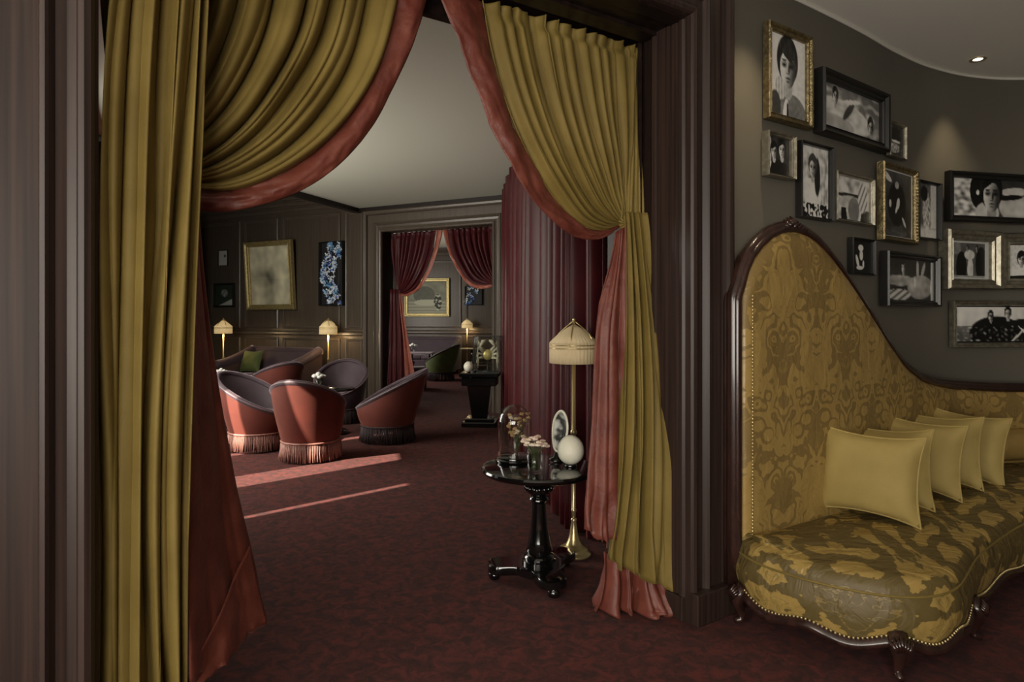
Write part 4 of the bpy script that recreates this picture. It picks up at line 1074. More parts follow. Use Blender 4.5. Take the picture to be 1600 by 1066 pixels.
# ceiling downlights
def downlight(label, loc, power, target, spot=70, blend=0.5):
    o = thing('downlight', label, 'ceiling light', loc, 0, 'recessed ceiling spotlights')
    mb = MB(); mb.lathe([(0.030, -0.002), (0.045, -0.005), (0.052, -0.003), (0.052, 0.0)], (0, 0, 0), 28, cap=False); obj('rim', mb, 'brass', o)
    mb = MB(); mb.lathe([(0.0285, -0.0025), (0.0300, -0.0015)], (0, 0, 0), 24); obj('lamp', mb, 'bulb_glow', o)
    d = bpy.data.lights.new('downlight_beam', 'SPOT'); d.energy = power; d.spot_size = math.radians(spot); d.spot_blend = blend; d.shadow_soft_size = 0.02; d.color = (1.0, 0.80, 0.50)
    l = bpy.data.objects.new('downlight_beam', d); COL.objects.link(l); l.location = (loc[0], loc[1], loc[2]-0.03)
    l.rotation_euler = (Vector(target)-Vector(l.location)).to_track_quat('-Z', 'Y').to_euler()
downlight('recessed spotlight in the salon ceiling, washing the curved gallery wall', (3.29, 4.52, CEIL1-0.002), 11, (3.22, 4.66, 0.6), 66, 0.9)
downlight('recessed spotlight in the salon ceiling next to the archway casing', (1.36, 3.20, CEIL1-0.002), 16, (1.30, 3.36, 0.6), 66, 0.9)

# ------------------------------------------------------------------ brass reading lamps
def brass_lamp(label, loc, shade, light=0.0, rz=0.0):
    o = thing('floor_lamp', label, 'lamp', loc, rz, 'brass reading lamps')
    mb = MB(); mb.lathe([(0.105, 0.0), (0.112, 0.006), (0.112, 0.018), (0.098, 0.026), (0.090, 0.034), (0.092, 0.042), (0.075, 0.052), (0.055, 0.064), (0.048, 0.075), (0.036, 0.10), (0.026, 0.14), (0.020, 0.18), (0.016, 0.21), (0.020, 0.22), (0.013, 0.235)], n=32); obj('base', mb, 'brass', o)
    mb = MB(); mb.lathe([(0.0135, 0.23), (0.0135, 0.27), (0.017, 0.275), (0.017, 0.285), (0.0135, 0.29), (0.0135, 0.76), (0.021, 0.765), (0.021, 0.785), (0.0135, 0.79), (0.0135, 1.25)], n=16); obj('pole', mb, 'brass', o)
    mb = MB(); R_ = 0.152
    pl = lambda a, z: 1+0.012*math.sin(a*40)
    mb.lathe([(R_, 1.215), (R_*1.005, 1.28), (R_, 1.345)], n=160, cap=False, rmod=pl)
    mb.lathe([(R_, 1.345), (R_*0.66, 1.395), (R_*0.30, 1.435), (0.012, 1.455)], n=160, cap=False, rmod=pl)
    sh = obj('lamp_shade', mb, shade, o, solid=0.002)
    mb = MB()
    for z in (1.310, 1.330): mb.tube([(1.012*R_*math.cos(q*2*PI/48), 1.012*R_*math.sin(q*2*PI/48), z) for q in range(49)], 0.0035, 6, cap=False)
    obj('shade_band', mb, 'brass', sh)
    mb = MB()
    for q0 in (-2.2, -1.0, 0.9, 2.1):
        c, s_ = math.cos(q0), math.sin(q0)
        mb.tube([(R_*1.02*c, R_*1.02*s_, 1.325), (R_*0.72*c, R_*0.72*s_, 1.40), (R_*0.34*c, R_*0.34*s_, 1.447), (0, 0, 1.485)], [0.006, 0.005, 0.004, 0.003], 6)
    mb.lathe([(0.004, 1.475), (0.010, 1.485), (0.010, 1.493), (0.003, 1.500)], n=12)
    obj('finial', mb, 'brass', sh)
    if light > 0:
        d = bpy.data.lights.new('lamp_bulb', 'POINT'); d.energy = light; d.color = (1.0, 0.70, 0.36); d.shadow_soft_size = 0.05
        l = bpy.data.objects.new('lamp_bulb', d); COL.objects.link(l); l.location = (loc[0], loc[1], loc[2]+1.20)
    return o
brass_lamp('brass floor lamp with pleated cream shade behind the dome table', (0.392, 4.06, 0), 'lamp_shade_faint_glow', 0, 0.4)
brass_lamp('lit brass lamp beneath the butterfly case', (-3.23, 11.25, 0), 'lamp_shade_lit', 7, 1.0)
brass_lamp('lit brass lamp under the small square picture, beside the wall sofa', (-5.30, 11.75, 0), 'lamp_shade_lit', 7, 0.2)
brass_lamp('lit brass lamp in the far lounge under the blue butterfly picture', (-1.26, 17.95, 0), 'lamp_shade_lit', 6, 0.7)

# ------------------------------------------------------------------ round black pedestal table
RT = thing('pedestal_table', 'round black lacquered pedestal table on a three-lobed foot', 'table', (0.155, 3.68, 0), 0)
mb = MB(); mb.lathe([(0.30, 0.612), (0.318, 0.615), (0.330, 0.625), (0.332, 0.636), (0.326, 0.646), (0.31, 0.650), (0.0005, 0.650)], n=64); obj('table_top', mb, 'black_lacquer', RT, auto=40)
mb = MB(); mb.lathe([(0.075, 0.615), (0.070, 0.60), (0.035, 0.585), (0.030, 0.565), (0.048, 0.555), (0.070, 0.540), (0.078, 0.520), (0.070, 0.500), (0.050, 0.490), (0.046, 0.478), (0.056, 0.470), (0.058, 0.458), (0.048, 0.448), (0.040, 0.44),
    (0.042, 0.38), (0.050, 0.30), (0.064, 0.22), (0.076, 0.17), (0.070, 0.155), (0.082, 0.148), (0.090, 0.135), (0.084, 0.122), (0.096, 0.116), (0.096, 0.098)], n=40)
obj('column', mb, 'black_lacquer', RT, auto=45)
mb = MB()
for i in range(16):
    q = 2*PI*i/16; mb.ball((0.074*math.cos(q), 0.074*math.sin(q), 0.528), 0.014, 8, 6, 1, 1, 1.3)
obj('carved_collar', mb, 'black_lacquer', RT, kind='stuff')
FA = [math.atan2(-0.005, -0.23), math.atan2(-0.30, 0.085), math.atan2(0.235, 0.20)]
mb = MB(); prof = []; N = 96
for i in range(N):
    q = 2*PI*i/N
    r = 0.15
    for a in FA:
        d = abs((q-a+PI) % (2*PI)-PI); r += 0.145*math.exp(-(d/0.42)**4)
    prof.append((r*math.cos(q), r*math.sin(q)))
def ring(z, k): return [(x*k, y*k, z) for x, y in prof]
V = ring(0.052, 0.97)+ring(0.056, 1.0)+ring(0.094, 1.0)+ring(0.100, 0.97)
mb.add(V, [(r*N+i, r*N+(i+1) % N, (r+1)*N+(i+1) % N, (r+1)*N+i) for r in range(3) for i in range(N)]+[tuple(reversed(range(N))), tuple(range(3*N, 4*N))])
obj('base', mb, 'black_lacquer', RT, auto=35)
for a in FA:
    mb = MB(); c = (0.255*math.cos(a), 0.255*math.sin(a), 0)
    mb.lathe([(0.016, 0.0), (0.030, 0.008), (0.036, 0.024), (0.032, 0.040), (0.020, 0.050), (0.022, 0.056)], c, 18); obj('foot', mb, 'black_lacquer', RT)

TZ = 0.651
# glass dome and what stands in it
D = thing('glass_dome', 'tall glass cloche on a black turned base', 'glass dome', (0.015, 3.81, TZ))
mb = MB(); mb.lathe([(0.112, 0.0), (0.116, 0.006), (0.116, 0.014), (0.106, 0.020), (0.106, 0.028), (0.098, 0.032), (0.0005, 0.032)], n=48); obj('base', mb, 'black_lacquer', D, auto=40)
def dome_prof(r, h): return [(r, 0.033)]+[(r, 0.033+0.10*i) for i in (0.5, 1.0, 1.5, 1.9)]+[(r*math.cos(q*PI/24), h-0.108+0.108*math.sin(q*PI/24)) for q in range(1, 12)]+[(0.002, h)]
mb = MB(); mb.lathe(dome_prof(0.101, 0.335), n=48, cap=False); mb.lathe(list(reversed(dome_prof(0.0985, 0.3325))), n=48, cap=False)
mb.lathe([(0.0985, 0.033), (0.101, 0.033)], n=48, cap=False)
obj('glass', mb, 'clear_glass', D)
S = thing('dried_flower_spray', 'spray of dried brown and gold flowers under the glass cloche', 'flowers', (0.03, 3.81, TZ+0.033))
mb = MB(); tips = []
for i in range(26):
    q = RN.uniform(0, 2*PI); rr = RN.uniform(0.015, 0.068); z = RN.uniform(0.10, 0.245)
    tip = (rr*math.cos(q), rr*math.sin(q), z); tips.append(tip)
    mb.tube([(0, 0, 0.0), (0.15*tip[0], 0.15*tip[1], z*0.5), tip], [0.003, 0.002, 0.0015], 5)
obj('stems', mb, 'leaf_green', S, kind='stuff')
for tip in tips:
    mb = MB()
    for k in range(6):
        q = 2*PI*k/6; mb.ball((tip[0]+0.008*math.cos(q), tip[1]+0.008*math.sin(q), tip[2]+RN.uniform(-0.004, 0.006)), 0.0075, 6, 4, 1, 1, 0.8)
    mb.ball((tip[0], tip[1], tip[2]+0.005), 0.006, 6, 4)
    obj('dried_bloom', mb, 'dried_flower' if RN.random() < 0.75 else 'petal_white', S)
# vase and flowers
V_ = thing('glass_vase', 'small clear tumbler vase at the front of the round table', 'vase', (0.125, 3.505, TZ))
mb = MB(); op = [(0.0005, 0.0), (0.036, 0.0), (0.040, 0.004), (0.043, 0.05), (0.046, 0.115)]; ip = [(0.0435, 0.115), (0.0405, 0.05), (0.036, 0.010), (0.0005, 0.009)]
mb.lathe(op+ip, n=32, cap=False); obj('glass', mb, 'clear_glass', V_)
B = thing('blossom_posy', 'posy of pale cream and pink blossoms in the tumbler vase', 'flowers', (0.125, 3.505, TZ+0.011))
mb = MB(); heads = []
for i in range(24):
    q = 2.4*i; rr = 0.008+0.064*math.sqrt(i/24); z = 0.178-0.5*rr+RN.uniform(-0.015, 0.02)
    h_ = (rr*math.cos(q), rr*math.sin(q), z); heads.append(h_)
    mb.tube([(0.25*h_[0], 0.25*h_[1], 0.004), (0.3*h_[0], 0.3*h_[1], 0.10), h_], 0.0018, 5)
obj('stems', mb, 'leaf_green', B, kind='stuff')
for h_ in heads:
    mb = MB(); rot = RN.uniform(0, 1)
    for k in range(5):
        q = 2*PI*k/5+rot; mb.ball((h_[0]+0.008*math.cos(q), h_[1]+0.008*math.sin(q), h_[2]+0.003), 0.0095, 7, 5, 1, 1, 0.8)
    mb.ball((h_[0], h_[1], h_[2]+0.007), 0.006, 6, 4); obj('blossom', mb, 'petal_white', B)
# pearly shell standing upright
SH = thing('pearly_shell', 'upright pearly oval shell on a small black stand by the lamp pole', 'shell', (0.262, 3.80, TZ+0.006), math.radians(-52))
SH.rotation_euler = (0, math.radians(10), math.radians(-52))
def shell(u, v):
    q = 2*PI*u; rr = v; x = 0.062*rr*math.cos(q)*(1+0.05*math.sin(3*q)); z = 0.175+0.125*rr*math.sin(q)
    return (x, 0.035*(1-rr**2)+0.004*math.sin(9*rr), z)
mb = MB(); mb.grid(shell, 40, 10, closed_u=True); obj('shell_body', mb, 'pearl_shell', SH, solid=0.006)
mb = MB(); mb.tube([shell(i/40, 1.0) for i in range(41)], 0.007, 6, cap=False); obj('shell_rim', mb, 'egg_shell', SH)
mb = MB(); mb.lathe([(0.045, 0.0), (0.045, 0.01), (0.02, 0.016), (0.014, 0.05)], n=20); mb.tube([(0, 0.0, 0.04), (0.0, 0.035, 0.07), (0, 0.045, 0.14)], 0.006, 6); obj('stand', mb, 'black_lacquer', SH)
def egg(label, loc, r):
    e = thing('ostrich_egg', label, 'egg', loc, 0, 'white eggs on black ring stands')
    mb = MB(); n = 20
    pr_ = [(max(1e-4, r*math.sin(PI*i/n)*(1-0.06*math.cos(PI*i/n)*-1)), r*1.10*(1-math.cos(PI*i/n))+0.012) for i in range(n+1)]
    mb.lathe(pr_, n=36); obj('shell_body', mb, 'egg_shell', e)
    mb = MB(); mb.lathe([(r*0.45, 0), (r*0.5, 0.006), (r*0.45, 0.014), (r*0.36, 0.018), (r*0.34, 0.0)], n=28, cap=False); obj('ring_stand', mb, 'black_lacquer', e)
egg('large white ostrich egg in front of the lamp on the round table', (0.336, 3.66, TZ), 0.076)

# ------------------------------------------------------------------ black console with the crab, by the far doorway
CT = thing('console_table', 'black pedestal console with a thick tapering column beside the far doorway', 'table', (-0.44, 8.95, 0), math.radians(-4))
mb = MB(); mb.box((0, 0, 0.715), (0.54, 0.46, 0.06), 0, 0.01); obj('table_top', mb, 'black_lacquer', CT, smooth=False)
mb = MB(); mb.box((0, 0, 0.625), (0.48, 0.40, 0.12), 0, 0.01); obj('apron', mb, 'black_lacquer', CT, smooth=False)
mb = MB(); P = []
for z, a in ((0.56, 0.165), (0.10, 0.105)): P += [(-a, -a, z), (a, -a, z), (a, a, z), (-a, a, z)]
mb.add(P, [(0, 1, 2, 3), (7, 6, 5, 4), (0, 4, 5, 1), (1, 5, 6, 2), (2, 6, 7, 3), (3, 7, 4, 0)]); obj('column', mb, 'black_lacquer', CT, smooth=False)
mb = MB(); mb.box((0, 0, 0.09), (0.40, 0.34, 0.05), 0, 0.01); mb.box((0, 0, 0.035), (0.48, 0.44, 0.07), 0, 0.012); obj('base', mb, 'black_lacquer', CT, smooth=False)
egg('white egg on the black console at the far doorway', (-0.60, 8.82, 0.746), 0.066)
CR = thing('crab_sculpture', 'gilded crab with spread legs on the black console', 'sculpture', (-0.34, 8.96, 0.746), 0); CR.scale = (0.86, 1.0, 1.2)
mb = MB(); mb.lathe([(0.07, 0.0), (0.07, 0.012), (0.02, 0.02), (0.010, 0.03), (0.010, 0.12)], n=16); obj('stand', mb, 'black_lacquer', CR)
mb = MB(); mb.ball((0, 0, 0.20), 0.075, 14, 10, 1.15, 0.5, 0.85); obj('body', mb, 'crab_gold', CR)
for sx in (-1, 1):
    for i in range(4):
        a = -0.75+i*0.42; mb = MB()
        mb.tube([(sx*0.06, 0, 0.20+0.02*i-0.03), (sx*0.15, -0.02, 0.22+0.16*math.sin(a)+0.05), (sx*(0.19-0.02*abs(i-1.5)), -0.03, 0.16+0.17*math.sin(a))], [0.020, 0.017, 0.007], 7); obj('leg', mb, 'ivory', CR)
    mb = MB(); mb.tube([(sx*0.05, -0.01, 0.25), (sx*0.12, -0.03, 0.30), (sx*0.08, -0.04, 0.35), (sx*0.02, -0.04, 0.37)], [0.020, 0.020, 0.032, 0.008], 8); obj('claw', mb, 'ivory', CR)
GC = thing('glass_case', 'clear glass box with dark edges over the gilded crab', 'glass case', (-0.34, 8.96, 0.746), -0.12)
mb = MB()
w_, d_, h_ = 0.37, 0.22, 0.50
for x in (-w_/2, w_/2):
    for y in (-d_/2, d_/2): mb.box((x, y, h_/2), (0.008, 0.008, h_))
for z in (0.005, h_):
    for y in (-d_/2, d_/2): mb.box((0, y, z), (w_, 0.008, 0.008))
    for x in (-w_/2, w_/2): mb.box((x, 0, z), (0.008, d_, 0.008))
obj('edge_frame', mb, 'black_matte', GC, smooth=False)
for (c, s_) in (((0, -d_/2, h_/2), (w_-0.01, 0.003, h_-0.01)), ((0, d_/2, h_/2), (w_-0.01, 0.003, h_-0.01)), ((-w_/2, 0, h_/2), (0.003, d_-0.01, h_-0.01)), ((w_/2, 0, h_/2), (0.003, d_-0.01, h_-0.01))):
    mb = MB(); mb.box(c, s_); obj('pane', mb, 'clear_glass', GC, smooth=False)

# ------------------------------------------------------------------ fringed tub chairs
def tub_chair(label, loc, rz, outer='chair_rust', inner='chair_mauve', fringe='fringe_pink', piping='chair_piping', group='tub chairs of the lounge', sc_=1.0):
    """faces -y in its own frame; one slanting oval rim, back high, front at the seat"""
    o = thing('tub_chair', label, 'chair', loc, rz, group)
    rx, ry = 0.345*sc_, 0.36*sc_
    ZS = 0.40
    def hz(q): return ZS+0.45*((1+math.cos(q))/2)**0.85           # q = 0 at the back
    def rim(q, k=1.0, dz=0.0):
        h_ = hz(q); t = (h_-ZS)/0.45
        fx = 1+0.05*math.sin(PI*t)
        return Vector((rx*k*fx*math.sin(q), ry*k*math.cos(q)+0.12*t, h_+dz))
    def outer_fn(u, v):
        q = 2*PI*u; T = rim(q, 1.0); Bt = Vector((rx*0.86*math.sin(q), ry*0.86*math.cos(q), 0.20))
        p = Bt.lerp(T, v); s_ = 0.05*math.sin(PI*v*0.8)
        p.x += s_*math.sin(q)*rx; p.y += s_*math.cos(q)*ry
        return p
    mb = MB(); mb.grid(outer_fn, 48, 12, closed_u=True); obj('shell', mb, outer, o)
    def inner_fn(u, v):
        q = 2*PI*u; T = rim(q, 0.93, -0.005); Bt = Vector((rx*0.70*math.sin(q), ry*0.70*math.cos(q)-0.01, ZS-0.02))
        p = T.lerp(Bt, v); return p
    mb = MB(); mb.grid(inner_fn, 48, 8, closed_u=True); obj('inner_back', mb, inner, o)
    mb = MB(); mb.lathe([(0.8, 0.0), (0.90, 0.03), (0.86, 0.075), (0.6, 0.095), (0.001, 0.10)], (0, -0.02, ZS-0.06), 36, True, None, rx, ry); obj('seat_cushion', mb, inner, o)
    mb = MB(); mb.tube([rim(2*PI*i/60, 0.97, 0.004) for i in range(61)], 0.030, 8, cap=False); rm = obj('rolled_rim', mb, inner, o)
    mb = MB(); mb.tube([rim(2*PI*i/60, 1.045, 0.012) for i in range(61)], 0.008, 6, cap=False); obj('piping', mb, piping, rm)
    mb = MB(); mb.tube([(rx*0.875*math.sin(2*PI*i/48), ry*0.875*math.cos(2*PI*i/48), 0.205) for i in range(49)], 0.011, 6, cap=False)
    fb = obj('fringe_braid', mb, fringe, o)
    mb = MB(); n = 120
    for i in range(n):
        q = 2*PI*i/n; k0, k1 = 0.87, 0.90+RN.uniform(-0.02, 0.05); dq = RN.uniform(-0.03, 0.03)
        mb.tube([(rx*k0*math.sin(q), ry*k0*math.cos(q), 0.20), (rx*(k0+0.02)*math.sin(q+dq*0.5), ry*(k0+0.02)*math.cos(q+dq*0.5), 0.11), (rx*k1*math.sin(q+dq), ry*k1*math.cos(q+dq), 0.012+RN.uniform(0, 0.012))], [0.0055, 0.0075, 0.006], 4)
    obj('fringe', mb, fringe, fb, kind='stuff')
    for sx in (-1, 1):
        for sy in (-1, 1):
            mb = MB(); mb.lathe([(0.012, 0.0), (0.018, 0.10), (0.024, 0.22)], (sx*0.2, sy*0.2, 0), 10); obj('leg', mb, 'black_lacquer', o)
    return o
def face_to(dx, dy): return math.atan2(dy, dx)+PI/2
tub_chair('rust velvet fringed tub chair with its back turned to the archway', (-2.15, 6.85, 0), face_to(0.10, 1))
tub_chair('rust and mauve tub chair facing the round table, its inside showing, lit at the side', (-2.92, 7.35, 0), face_to(0.93, -0.25))
tub_chair('rust and mauve tub chair in profile nearest the console, dark fringe', (-1.52, 7.82, 0), face_to(-1.0, -0.12), fringe='fringe_dark')
tub_chair('plum tub chair on the wall side of the round flower table', (-2.48, 9.25, 0), face_to(0.05, -1), outer='plum_velvet', fringe='fringe_dark')
tub_chair('rust tub chair turned towards the wall sofa', (-3.52, 9.45, 0), face_to(-0.75, 0.65), fringe='fringe_pink')

# lounge coffee tables and flowers
t2 = thing('pedestal_table', 'small round black table with white flowers between the tub chairs', 'table', (-2.32, 8.30, 0))
mb = MB(); mb.lathe([(0.27, 0.565), (0.285, 0.575), (0.285, 0.588), (0.27, 0.597), (0.0005, 0.598)], n=40); obj('table_top', mb, 'black_lacquer', t2, auto=40)
mb = MB(); mb.lathe([(0.05, 0.57), (0.022, 0.54), (0.03, 0.46), (0.02, 0.40), (0.035, 0.2), (0.05, 0.08)], n=20); obj('column', mb, 'black_lacquer', t2)
mb = MB(); mb.lathe([(0.19, 0.0), (0.20, 0.02), (0.17, 0.05), (0.05, 0.085)], n=32); obj('base', mb, 'black_lacquer', t2)
def posy(label, loc, vl, s_=1.0, n=12):
    v = thing('flower_vase', vl, 'vase', loc); mb = MB(); mb.lathe([(0.032*s_, 0), (0.036*s_, 0.05*s_), (0.042*s_, 0.10*s_), (0.040*s_, 0.10*s_), (0.033*s_, 0.05*s_), (0.03*s_, 0.006)], n=20); obj('glass', mb, 'clear_glass', v)
    f = thing('flower_posy', label, 'flowers', (loc[0], loc[1], loc[2]+0.01))
    mb = MB(); hd = []
    for i in range(n):
        q = 2.4*i; rr = 0.075*s_*math.sqrt(i/n); z = 0.155*s_-0.5*rr; h_ = (rr*math.cos(q), rr*math.sin(q), z); hd.append(h_); mb.tube([(0, 0, 0.0), h_], 0.002, 4)
    obj('stems', mb, 'leaf_green', f, kind='stuff')
    for h_ in hd:
        mb = MB(); mb.ball(h_, 0.026*s_, 8, 6, 1, 1, 0.7); obj('blossom', mb, 'white_card', f)
posy('white flower posy on the round table between the tub chairs', (-2.48, 8.20, 0.599), 'little glass vase of white flowers between the tub chairs', 1.15)
t3 = thing('pedestal_table', 'small black side table by the sofa and the square picture', 'table', (-3.98, 8.85, 0))
mb = MB(); mb.lathe([(0.24, 0.615), (0.25, 0.625), (0.25, 0.638), (0.24, 0.645), (0.0005, 0.646)], n=32); obj('table_top', mb, 'black_lacquer', t3, auto=40)
mb = MB(); mb.lathe([(0.04, 0.62), (0.02, 0.58), (0.035, 0.48), (0.02, 0.40), (0.03, 0.2), (0.045, 0.08)], n=16); obj('column', mb, 'black_lacquer', t3)
mb = MB(); mb.lathe([(0.17, 0.0), (0.18, 0.02), (0.05, 0.085)], n=24); obj('base', mb, 'black_lacquer', t3)
posy('white flower posy on the side table by the wall sofa', (-4.0, 8.80, 0.647), 'glass vase of white flowers on the sofa side table', 0.9, 9)

# ------------------------------------------------------------------ sofas of the lounges
def roll_sofa(label, loc, rz, w, d, body, cover, hb=0.88, cush=3):
    o = thing('lounge_sofa', label, 'sofa', loc, rz)
    mb = MB(); mb.box((0, 0, 0.24), (w-0.2, d-0.08, 0.30), 0, 0.03); obj('base', mb, body, o, smooth=False)
    mb = MB()
    mb.grid(lambda u, v: ((u-0.5)*(w-0.1), d/2-0.14+0.12*v+0.0*math.sin(u*PI), lerp(0.35, hb, v)), 20, 8)
    mb.grid(lambda u, v: ((0.5-u)*(w-0.1), d/2-0.02+0.10*v, lerp(0.10, hb, v)), 20, 8)
    mb.tube([((i/20-0.5)*(w-0.1), d/2+0.03, hb) for i in range(21)], 0.06, 12); obj('backrest', mb, cover, o)
    for sx in (-1, 1):
        mb = MB(); ah = lambda q: lerp(0.66, hb+0.01, q**1.6)
        N = 14
        for side in (0, 1):
            mb.grid(lambda u, v, s=side: (sx*(w/2-0.13+0.12*s+0.02*v), lerp(-d/2, d/2, u), lerp(0.10, ah(u), v)), N, 6)
        mb.grid(lambda u, v: (sx*(w/2-0.13+0.14*u), -d/2, lerp(0.10, ah(0), v)), 4, 6)
        ar = obj('arm', mb, body, o)
        mb = MB(); mb.tube([(sx*(w/2-0.06), lerp(-d/2-0.02, d/2, i/N), ah(i/N)) for i in range(N+1)], 0.085, 14); obj('arm_roll', mb, cover, ar)
        mb = MB()
        for r in (0.075, 0.05, 0.025): mb.tube([(sx*(w/2-0.06)+r*math.cos(2*PI*k/20), -d/2-0.022, ah(0)+r*math.sin(2*PI*k/20)) for k in range(21)], 0.008, 5, cap=False)
        obj('scroll', mb, body, ar)
    for i in range(cush):
        cw = (w-0.3)/cush; mb = MB(); mb.box((-(w-0.3)/2+cw*(i+0.5), -0.06, 0.43), (cw-0.01, d-0.2, 0.12), 0, 0.03); obj('seat_cushion', mb, cover, o)
    for sx in (-1, 1):
        for sy in (-1, 1): mb = MB(); mb.lathe([(0.018, 0), (0.028, 0.06), (0.03, 0.10)], (sx*(w/2-0.1), sy*(d/2-0.1), 0), 10); obj('foot', mb, 'black_lacquer', o)
    return o
def along2(t, n): p = F2(t, n, 0); return (p.x, p.y, 0)
roll_sofa('mauve velvet roll-arm sofa against the panelled wall under the large gilt painting', along2(-2.05, -0.62), math.atan2(EY, EX), 1.75, 0.85, 'brown_velvet', 'chair_mauve', 0.90)
gc = F2(-2.62, -0.52, 0)
g = thing('cushion', 'green velvet cushion on the mauve wall sofa', 'cushion', (gc.x, gc.y, 0.50), math.atan2(EY, EX)); g.rotation_euler = (math.radians(-18), 0, math.atan2(EY, EX)+0.15)
obj('cover', cushion('c', 'g', 0.44, 0.42, 0.16, 3.3), 'green_velvet', g); mb = MB(); mb.tube(edge_pts(0.44, 0.42), 0.006, 5, cap=False); obj('piping', mb, 'green_velvet', g)

# far lounge furniture
roll_sofa('plum sofa under the gilt landscape in the far lounge', (-2.75, 17.55, 0), -0.17, 2.6, 0.85, 'plum_velvet', 'plum_velvet', 0.92)
tub_chair('green velvet tub chair in the far lounge', (-1.72, 15.4, 0), face_to(-0.95, 0.25), outer='green_velvet', inner='plum_velvet', fringe='fringe_dark', piping='leaf_green', group='tub chairs of the far lounge')
tub_chair('plum tub chair behind the swagged far curtain', (-2.75, 15.6, 0), face_to(0.9, 0.3), outer='plum_velvet', fringe='fringe_dark', group='tub chairs of the far lounge')
st = thing('stool', 'lavender upholstered box stool just inside the far doorway', 'stool', (-2.02, 13.6, 0), 0.3)
mb = MB(); mb.box((0, 0, 0.22), (0.36, 0.36, 0.38), 0, 0.015); obj('body', mb, 'plum_velvet', st, smooth=False)
mb = MB(); mb.box((0, 0, 0.435), (0.38, 0.38, 0.06), 0, 0.02); obj('seat_pad', mb, 'lavender_cloth', st, smooth=False)
for sx in (-1, 1):
    for sy in (-1, 1): mb = MB(); mb.box((sx*0.14, sy*0.14, 0.02), (0.03, 0.03, 0.04)); obj('foot', mb, 'black_lacquer', st, smooth=False)
ft = thing('low_table', 'black table with a pale tray top in front of the plum sofa', 'table', (-2.35, 16.5, 0), -0.1)
mb = MB(); mb.box((0, 0, 0.60), (0.66, 0.45, 0.04), 0, 0.01); obj('table_top', mb, 'lavender_cloth', ft, smooth=False)
for sx in (-1, 1):
    for sy in (-1, 1): mb = MB(); mb.box((sx*0.27, sy*0.18, 0.29), (0.035, 0.035, 0.58)); obj('leg', mb, 'black_lacquer', ft, smooth=False)
posy('white flowers by the far curtain in the far lounge', (-2.55, 16.45, 0.621), 'glass vase on the pale-topped low table', 1.3, 9)
ft2 = thing('side_table', 'dark side table with metal edge beneath the far lounge lamp', 'table', (-1.05, 16.9, 0), -0.15)
mb = MB(); mb.box((0, 0, 0.685), (0.62, 0.40, 0.03), 0, 0.006); obj('table_top', mb, 'silver_leaf', ft2, smooth=False)
mb = MB(); mb.lathe([(0.16, 0.0), (0.17, 0.02), (0.03, 0.06), (0.025, 0.5), (0.05, 0.67)], n=16); obj('column', mb, 'black_lacquer', ft2)

# ------------------------------------------------------------------ pictures of the lounges
def on_far(x0, x1, y0, y1, n=0.0):
    def hit(x):
        r = (x-800)/1000; t = (r*Q0[1]-Q0[0])/(EX-r*EY); return t
    t0, t1 = hit(x0), hit(x1); c = F2((t0+t1)/2, n, 0); return t0, t1, c
def lounge_pic(name, lab, x0, x1, y0, y1, fw, dep, fm, rgb, res, tilt=0.0, n=-0.005, **k):
    t0, t1, c = on_far(x0, x1, y0, y1, n); zt, zb = from_sight(0, y0, c.y), from_sight(0, y1, c.y)
    c.z = (zt+zb)/2
    return picture(name, lab, c, math.atan2(EY, EX), t1-t0, zt-zb, fw, dep, fm, 'x', 1.0, None, 0, tilt, None, rgb, res, pmat='canvas_print', **k), t1-t0, zt-zb
def landscape(x, y):
    g = nz(x, y*1.2, 3.2, 5.0)*0.5+nz(x, y, 8, 6.0)*0.25
    d = max(0, 1-((x-0.35)/0.42)**2-((y-0.52)/0.20)**2)*0.55+(0.10 if y > 0.55 else 0)
    L = max(0.05, 0.60+0.62*g-0.50*d-0.06*y)
    return (L*1.05, L*0.98, L*0.68)
lounge_pic('gilt_painting', 'large gilt-framed misty landscape leaning out from the panelled wall', 392, 465, 377, 484, 0.10, 0.09, 'bright_gilt', landscape, 40, tilt=math.radians(4), n=-0.07)
def dark(x, y): return (0.006, 0.006, 0.008)
bc, bw, bh = lounge_pic('butterfly_case', 'black shadow box of blue and white butterflies on the panelled wall', 503, 540, 378, 478, 0.02, 0.09, 'black_frame', dark, 8)
bl = [simple('wing_blue', (0.05, 0.10, 0.34), 0.4), simple('wing_pale', (0.60, 0.66, 0.72), 0.4), simple('wing_teal', (0.10, 0.28, 0.50), 0.4)]
def butterflies(parent, w, h, n, dep, seed, band):
    rr = random.Random(seed)
    for i in range(n):
        z = (0.47-0.94*i/(n-1))*h; x = band(i/(n-1))*w+rr.uniform(-0.30, 0.30)*w; s_ = rr.uniform(0.022, 0.042)*w/0.42; a = rr.uniform(0, 2*PI)
        mb = MB()
        for sg in (-1, 1):
            pts = [(0, 0), (sg*0.9, 0.9), (sg*1.2, 0.3), (sg*0.6, -0.1), (sg*0.8, -0.7), (sg*0.25, -0.8)]
            pts = [(x+s_*(p*math.cos(a)-q*math.sin(a)), -dep*0.5-abs(p)*s_*0.5, z+s_*(p*math.sin(a)+q*math.cos(a))) for p, q in pts]
            mb.add(pts, [(0, 1, 2, 3, 4, 5)])
        obj('butterfly', mb, rr.choice(bl+[bl[1], bl[1]]).name, parent, smooth=False)
butterflies(bc, bw, bh, 110, 0.09, 4, lambda v: 0.15*math.sin(v*7+1.0)-0.02)
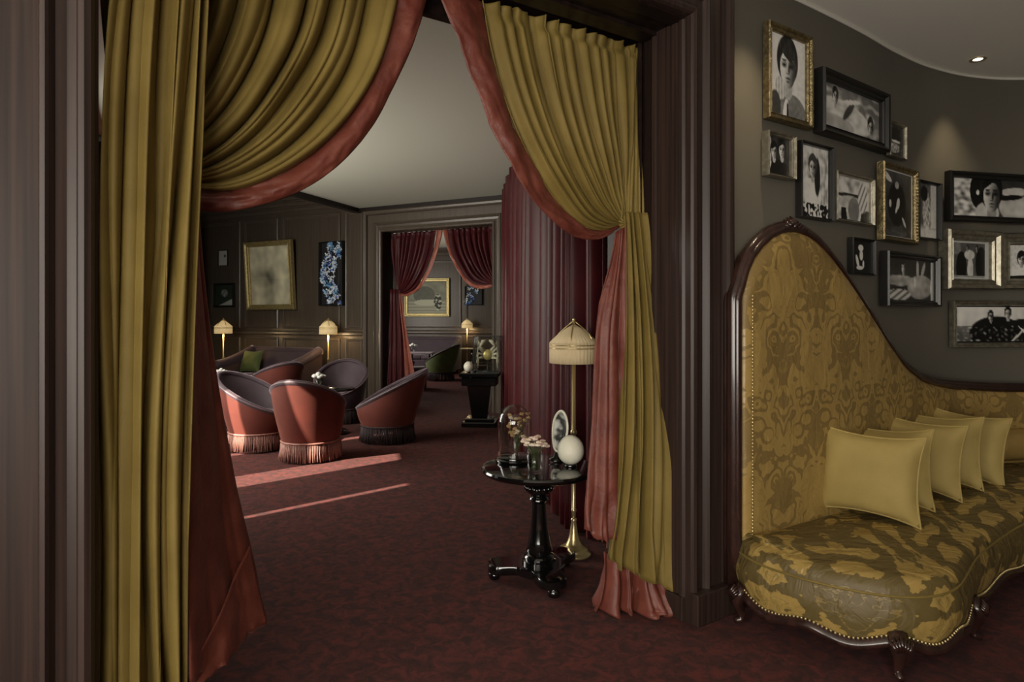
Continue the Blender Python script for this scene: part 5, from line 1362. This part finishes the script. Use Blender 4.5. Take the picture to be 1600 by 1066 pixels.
def note(x, y): 
    return (0.03, 0.03, 0.03) if (x-0.7)**2+((y-0.35)*1.6)**2 < 0.02 else (0.48, 0.47, 0.44)
lounge_pic('framed_print', 'tiny white framed print hung above the square black picture', 342, 357, 391, 416, 0.015, 0.03, 'black_frame', note, 14)
def moonhill(x, y):
    if y > 1.08-0.42*x: return (0.42, 0.42, 0.38)
    if (x-0.5)**2+(y-0.40)**2 < 0.035: return (0.20+0.2*nz(x, y, 9, 2),)*3
    return (0.02, 0.03, 0.02)
lounge_pic('framed_print', 'square black-framed print with a pale slope, above the sofa lamp', 337, 368, 443, 480, 0.035, 0.07, 'black_frame', moonhill, 24)
# far lounge pictures
def on_back(x0, x1, y0, y1, n=-0.01):
    def hit(x): r = (x-800)/1000; return (r*18.45+2.6)/(0.985+r*0.172)
    t0, t1 = hit(x0), hit(x1); c = F3((t0+t1)/2, n, 0); zt, zb = from_sight(0, y0, c.y), from_sight(0, y1, c.y); c.z = (zt+zb)/2
    return c, t1-t0, zt-zb
def sea(x, y):
    L = 0.22+0.10*nz(x, y, 5, 3)
    if y > 0.62: L = 0.30+0.08*math.sin(y*60)
    if ell(x, y, 0.42, 0.42, 0.28, 0.28) < 1: L = 0.10+0.02*g_(x, y)
    if ell(x, y, 0.50, 0.66, 0.34, 0.10) < 1: L = 0.45
    if ell(x, y, 0.78, 0.66, 0.10, 0.26) < 1: L = 0.02 if nz(x, y, 14, 2) < 0.15 else 0.5
    return (L*1.0, L*1.0, L*0.72)
def g_(x, y): return nz(x, y, 9, 8)
c, w, h = on_back(633, 703, 435, 495)
picture('gilt_painting', 'wide gilt-framed seascape in the far lounge', c, math.atan2(-0.172, 0.985), w, h, 0.10, 0.07, 'bright_gilt', 'x', 1, rgb=sea, res=44, pmat='canvas_print')
c, w, h = on_back(727, 754, 447, 477)
o = picture('butterfly_case', 'small black case of blue butterflies in the far lounge', c, math.atan2(-0.172, 0.985), w, h, 0.02, 0.06, 'black_frame', 'x', 1, rgb=dark, res=8, pmat='canvas_print')
butterflies(o, w, h, 26, 0.06, 9, lambda v: 0.12*math.sin(v*5)-0.12)
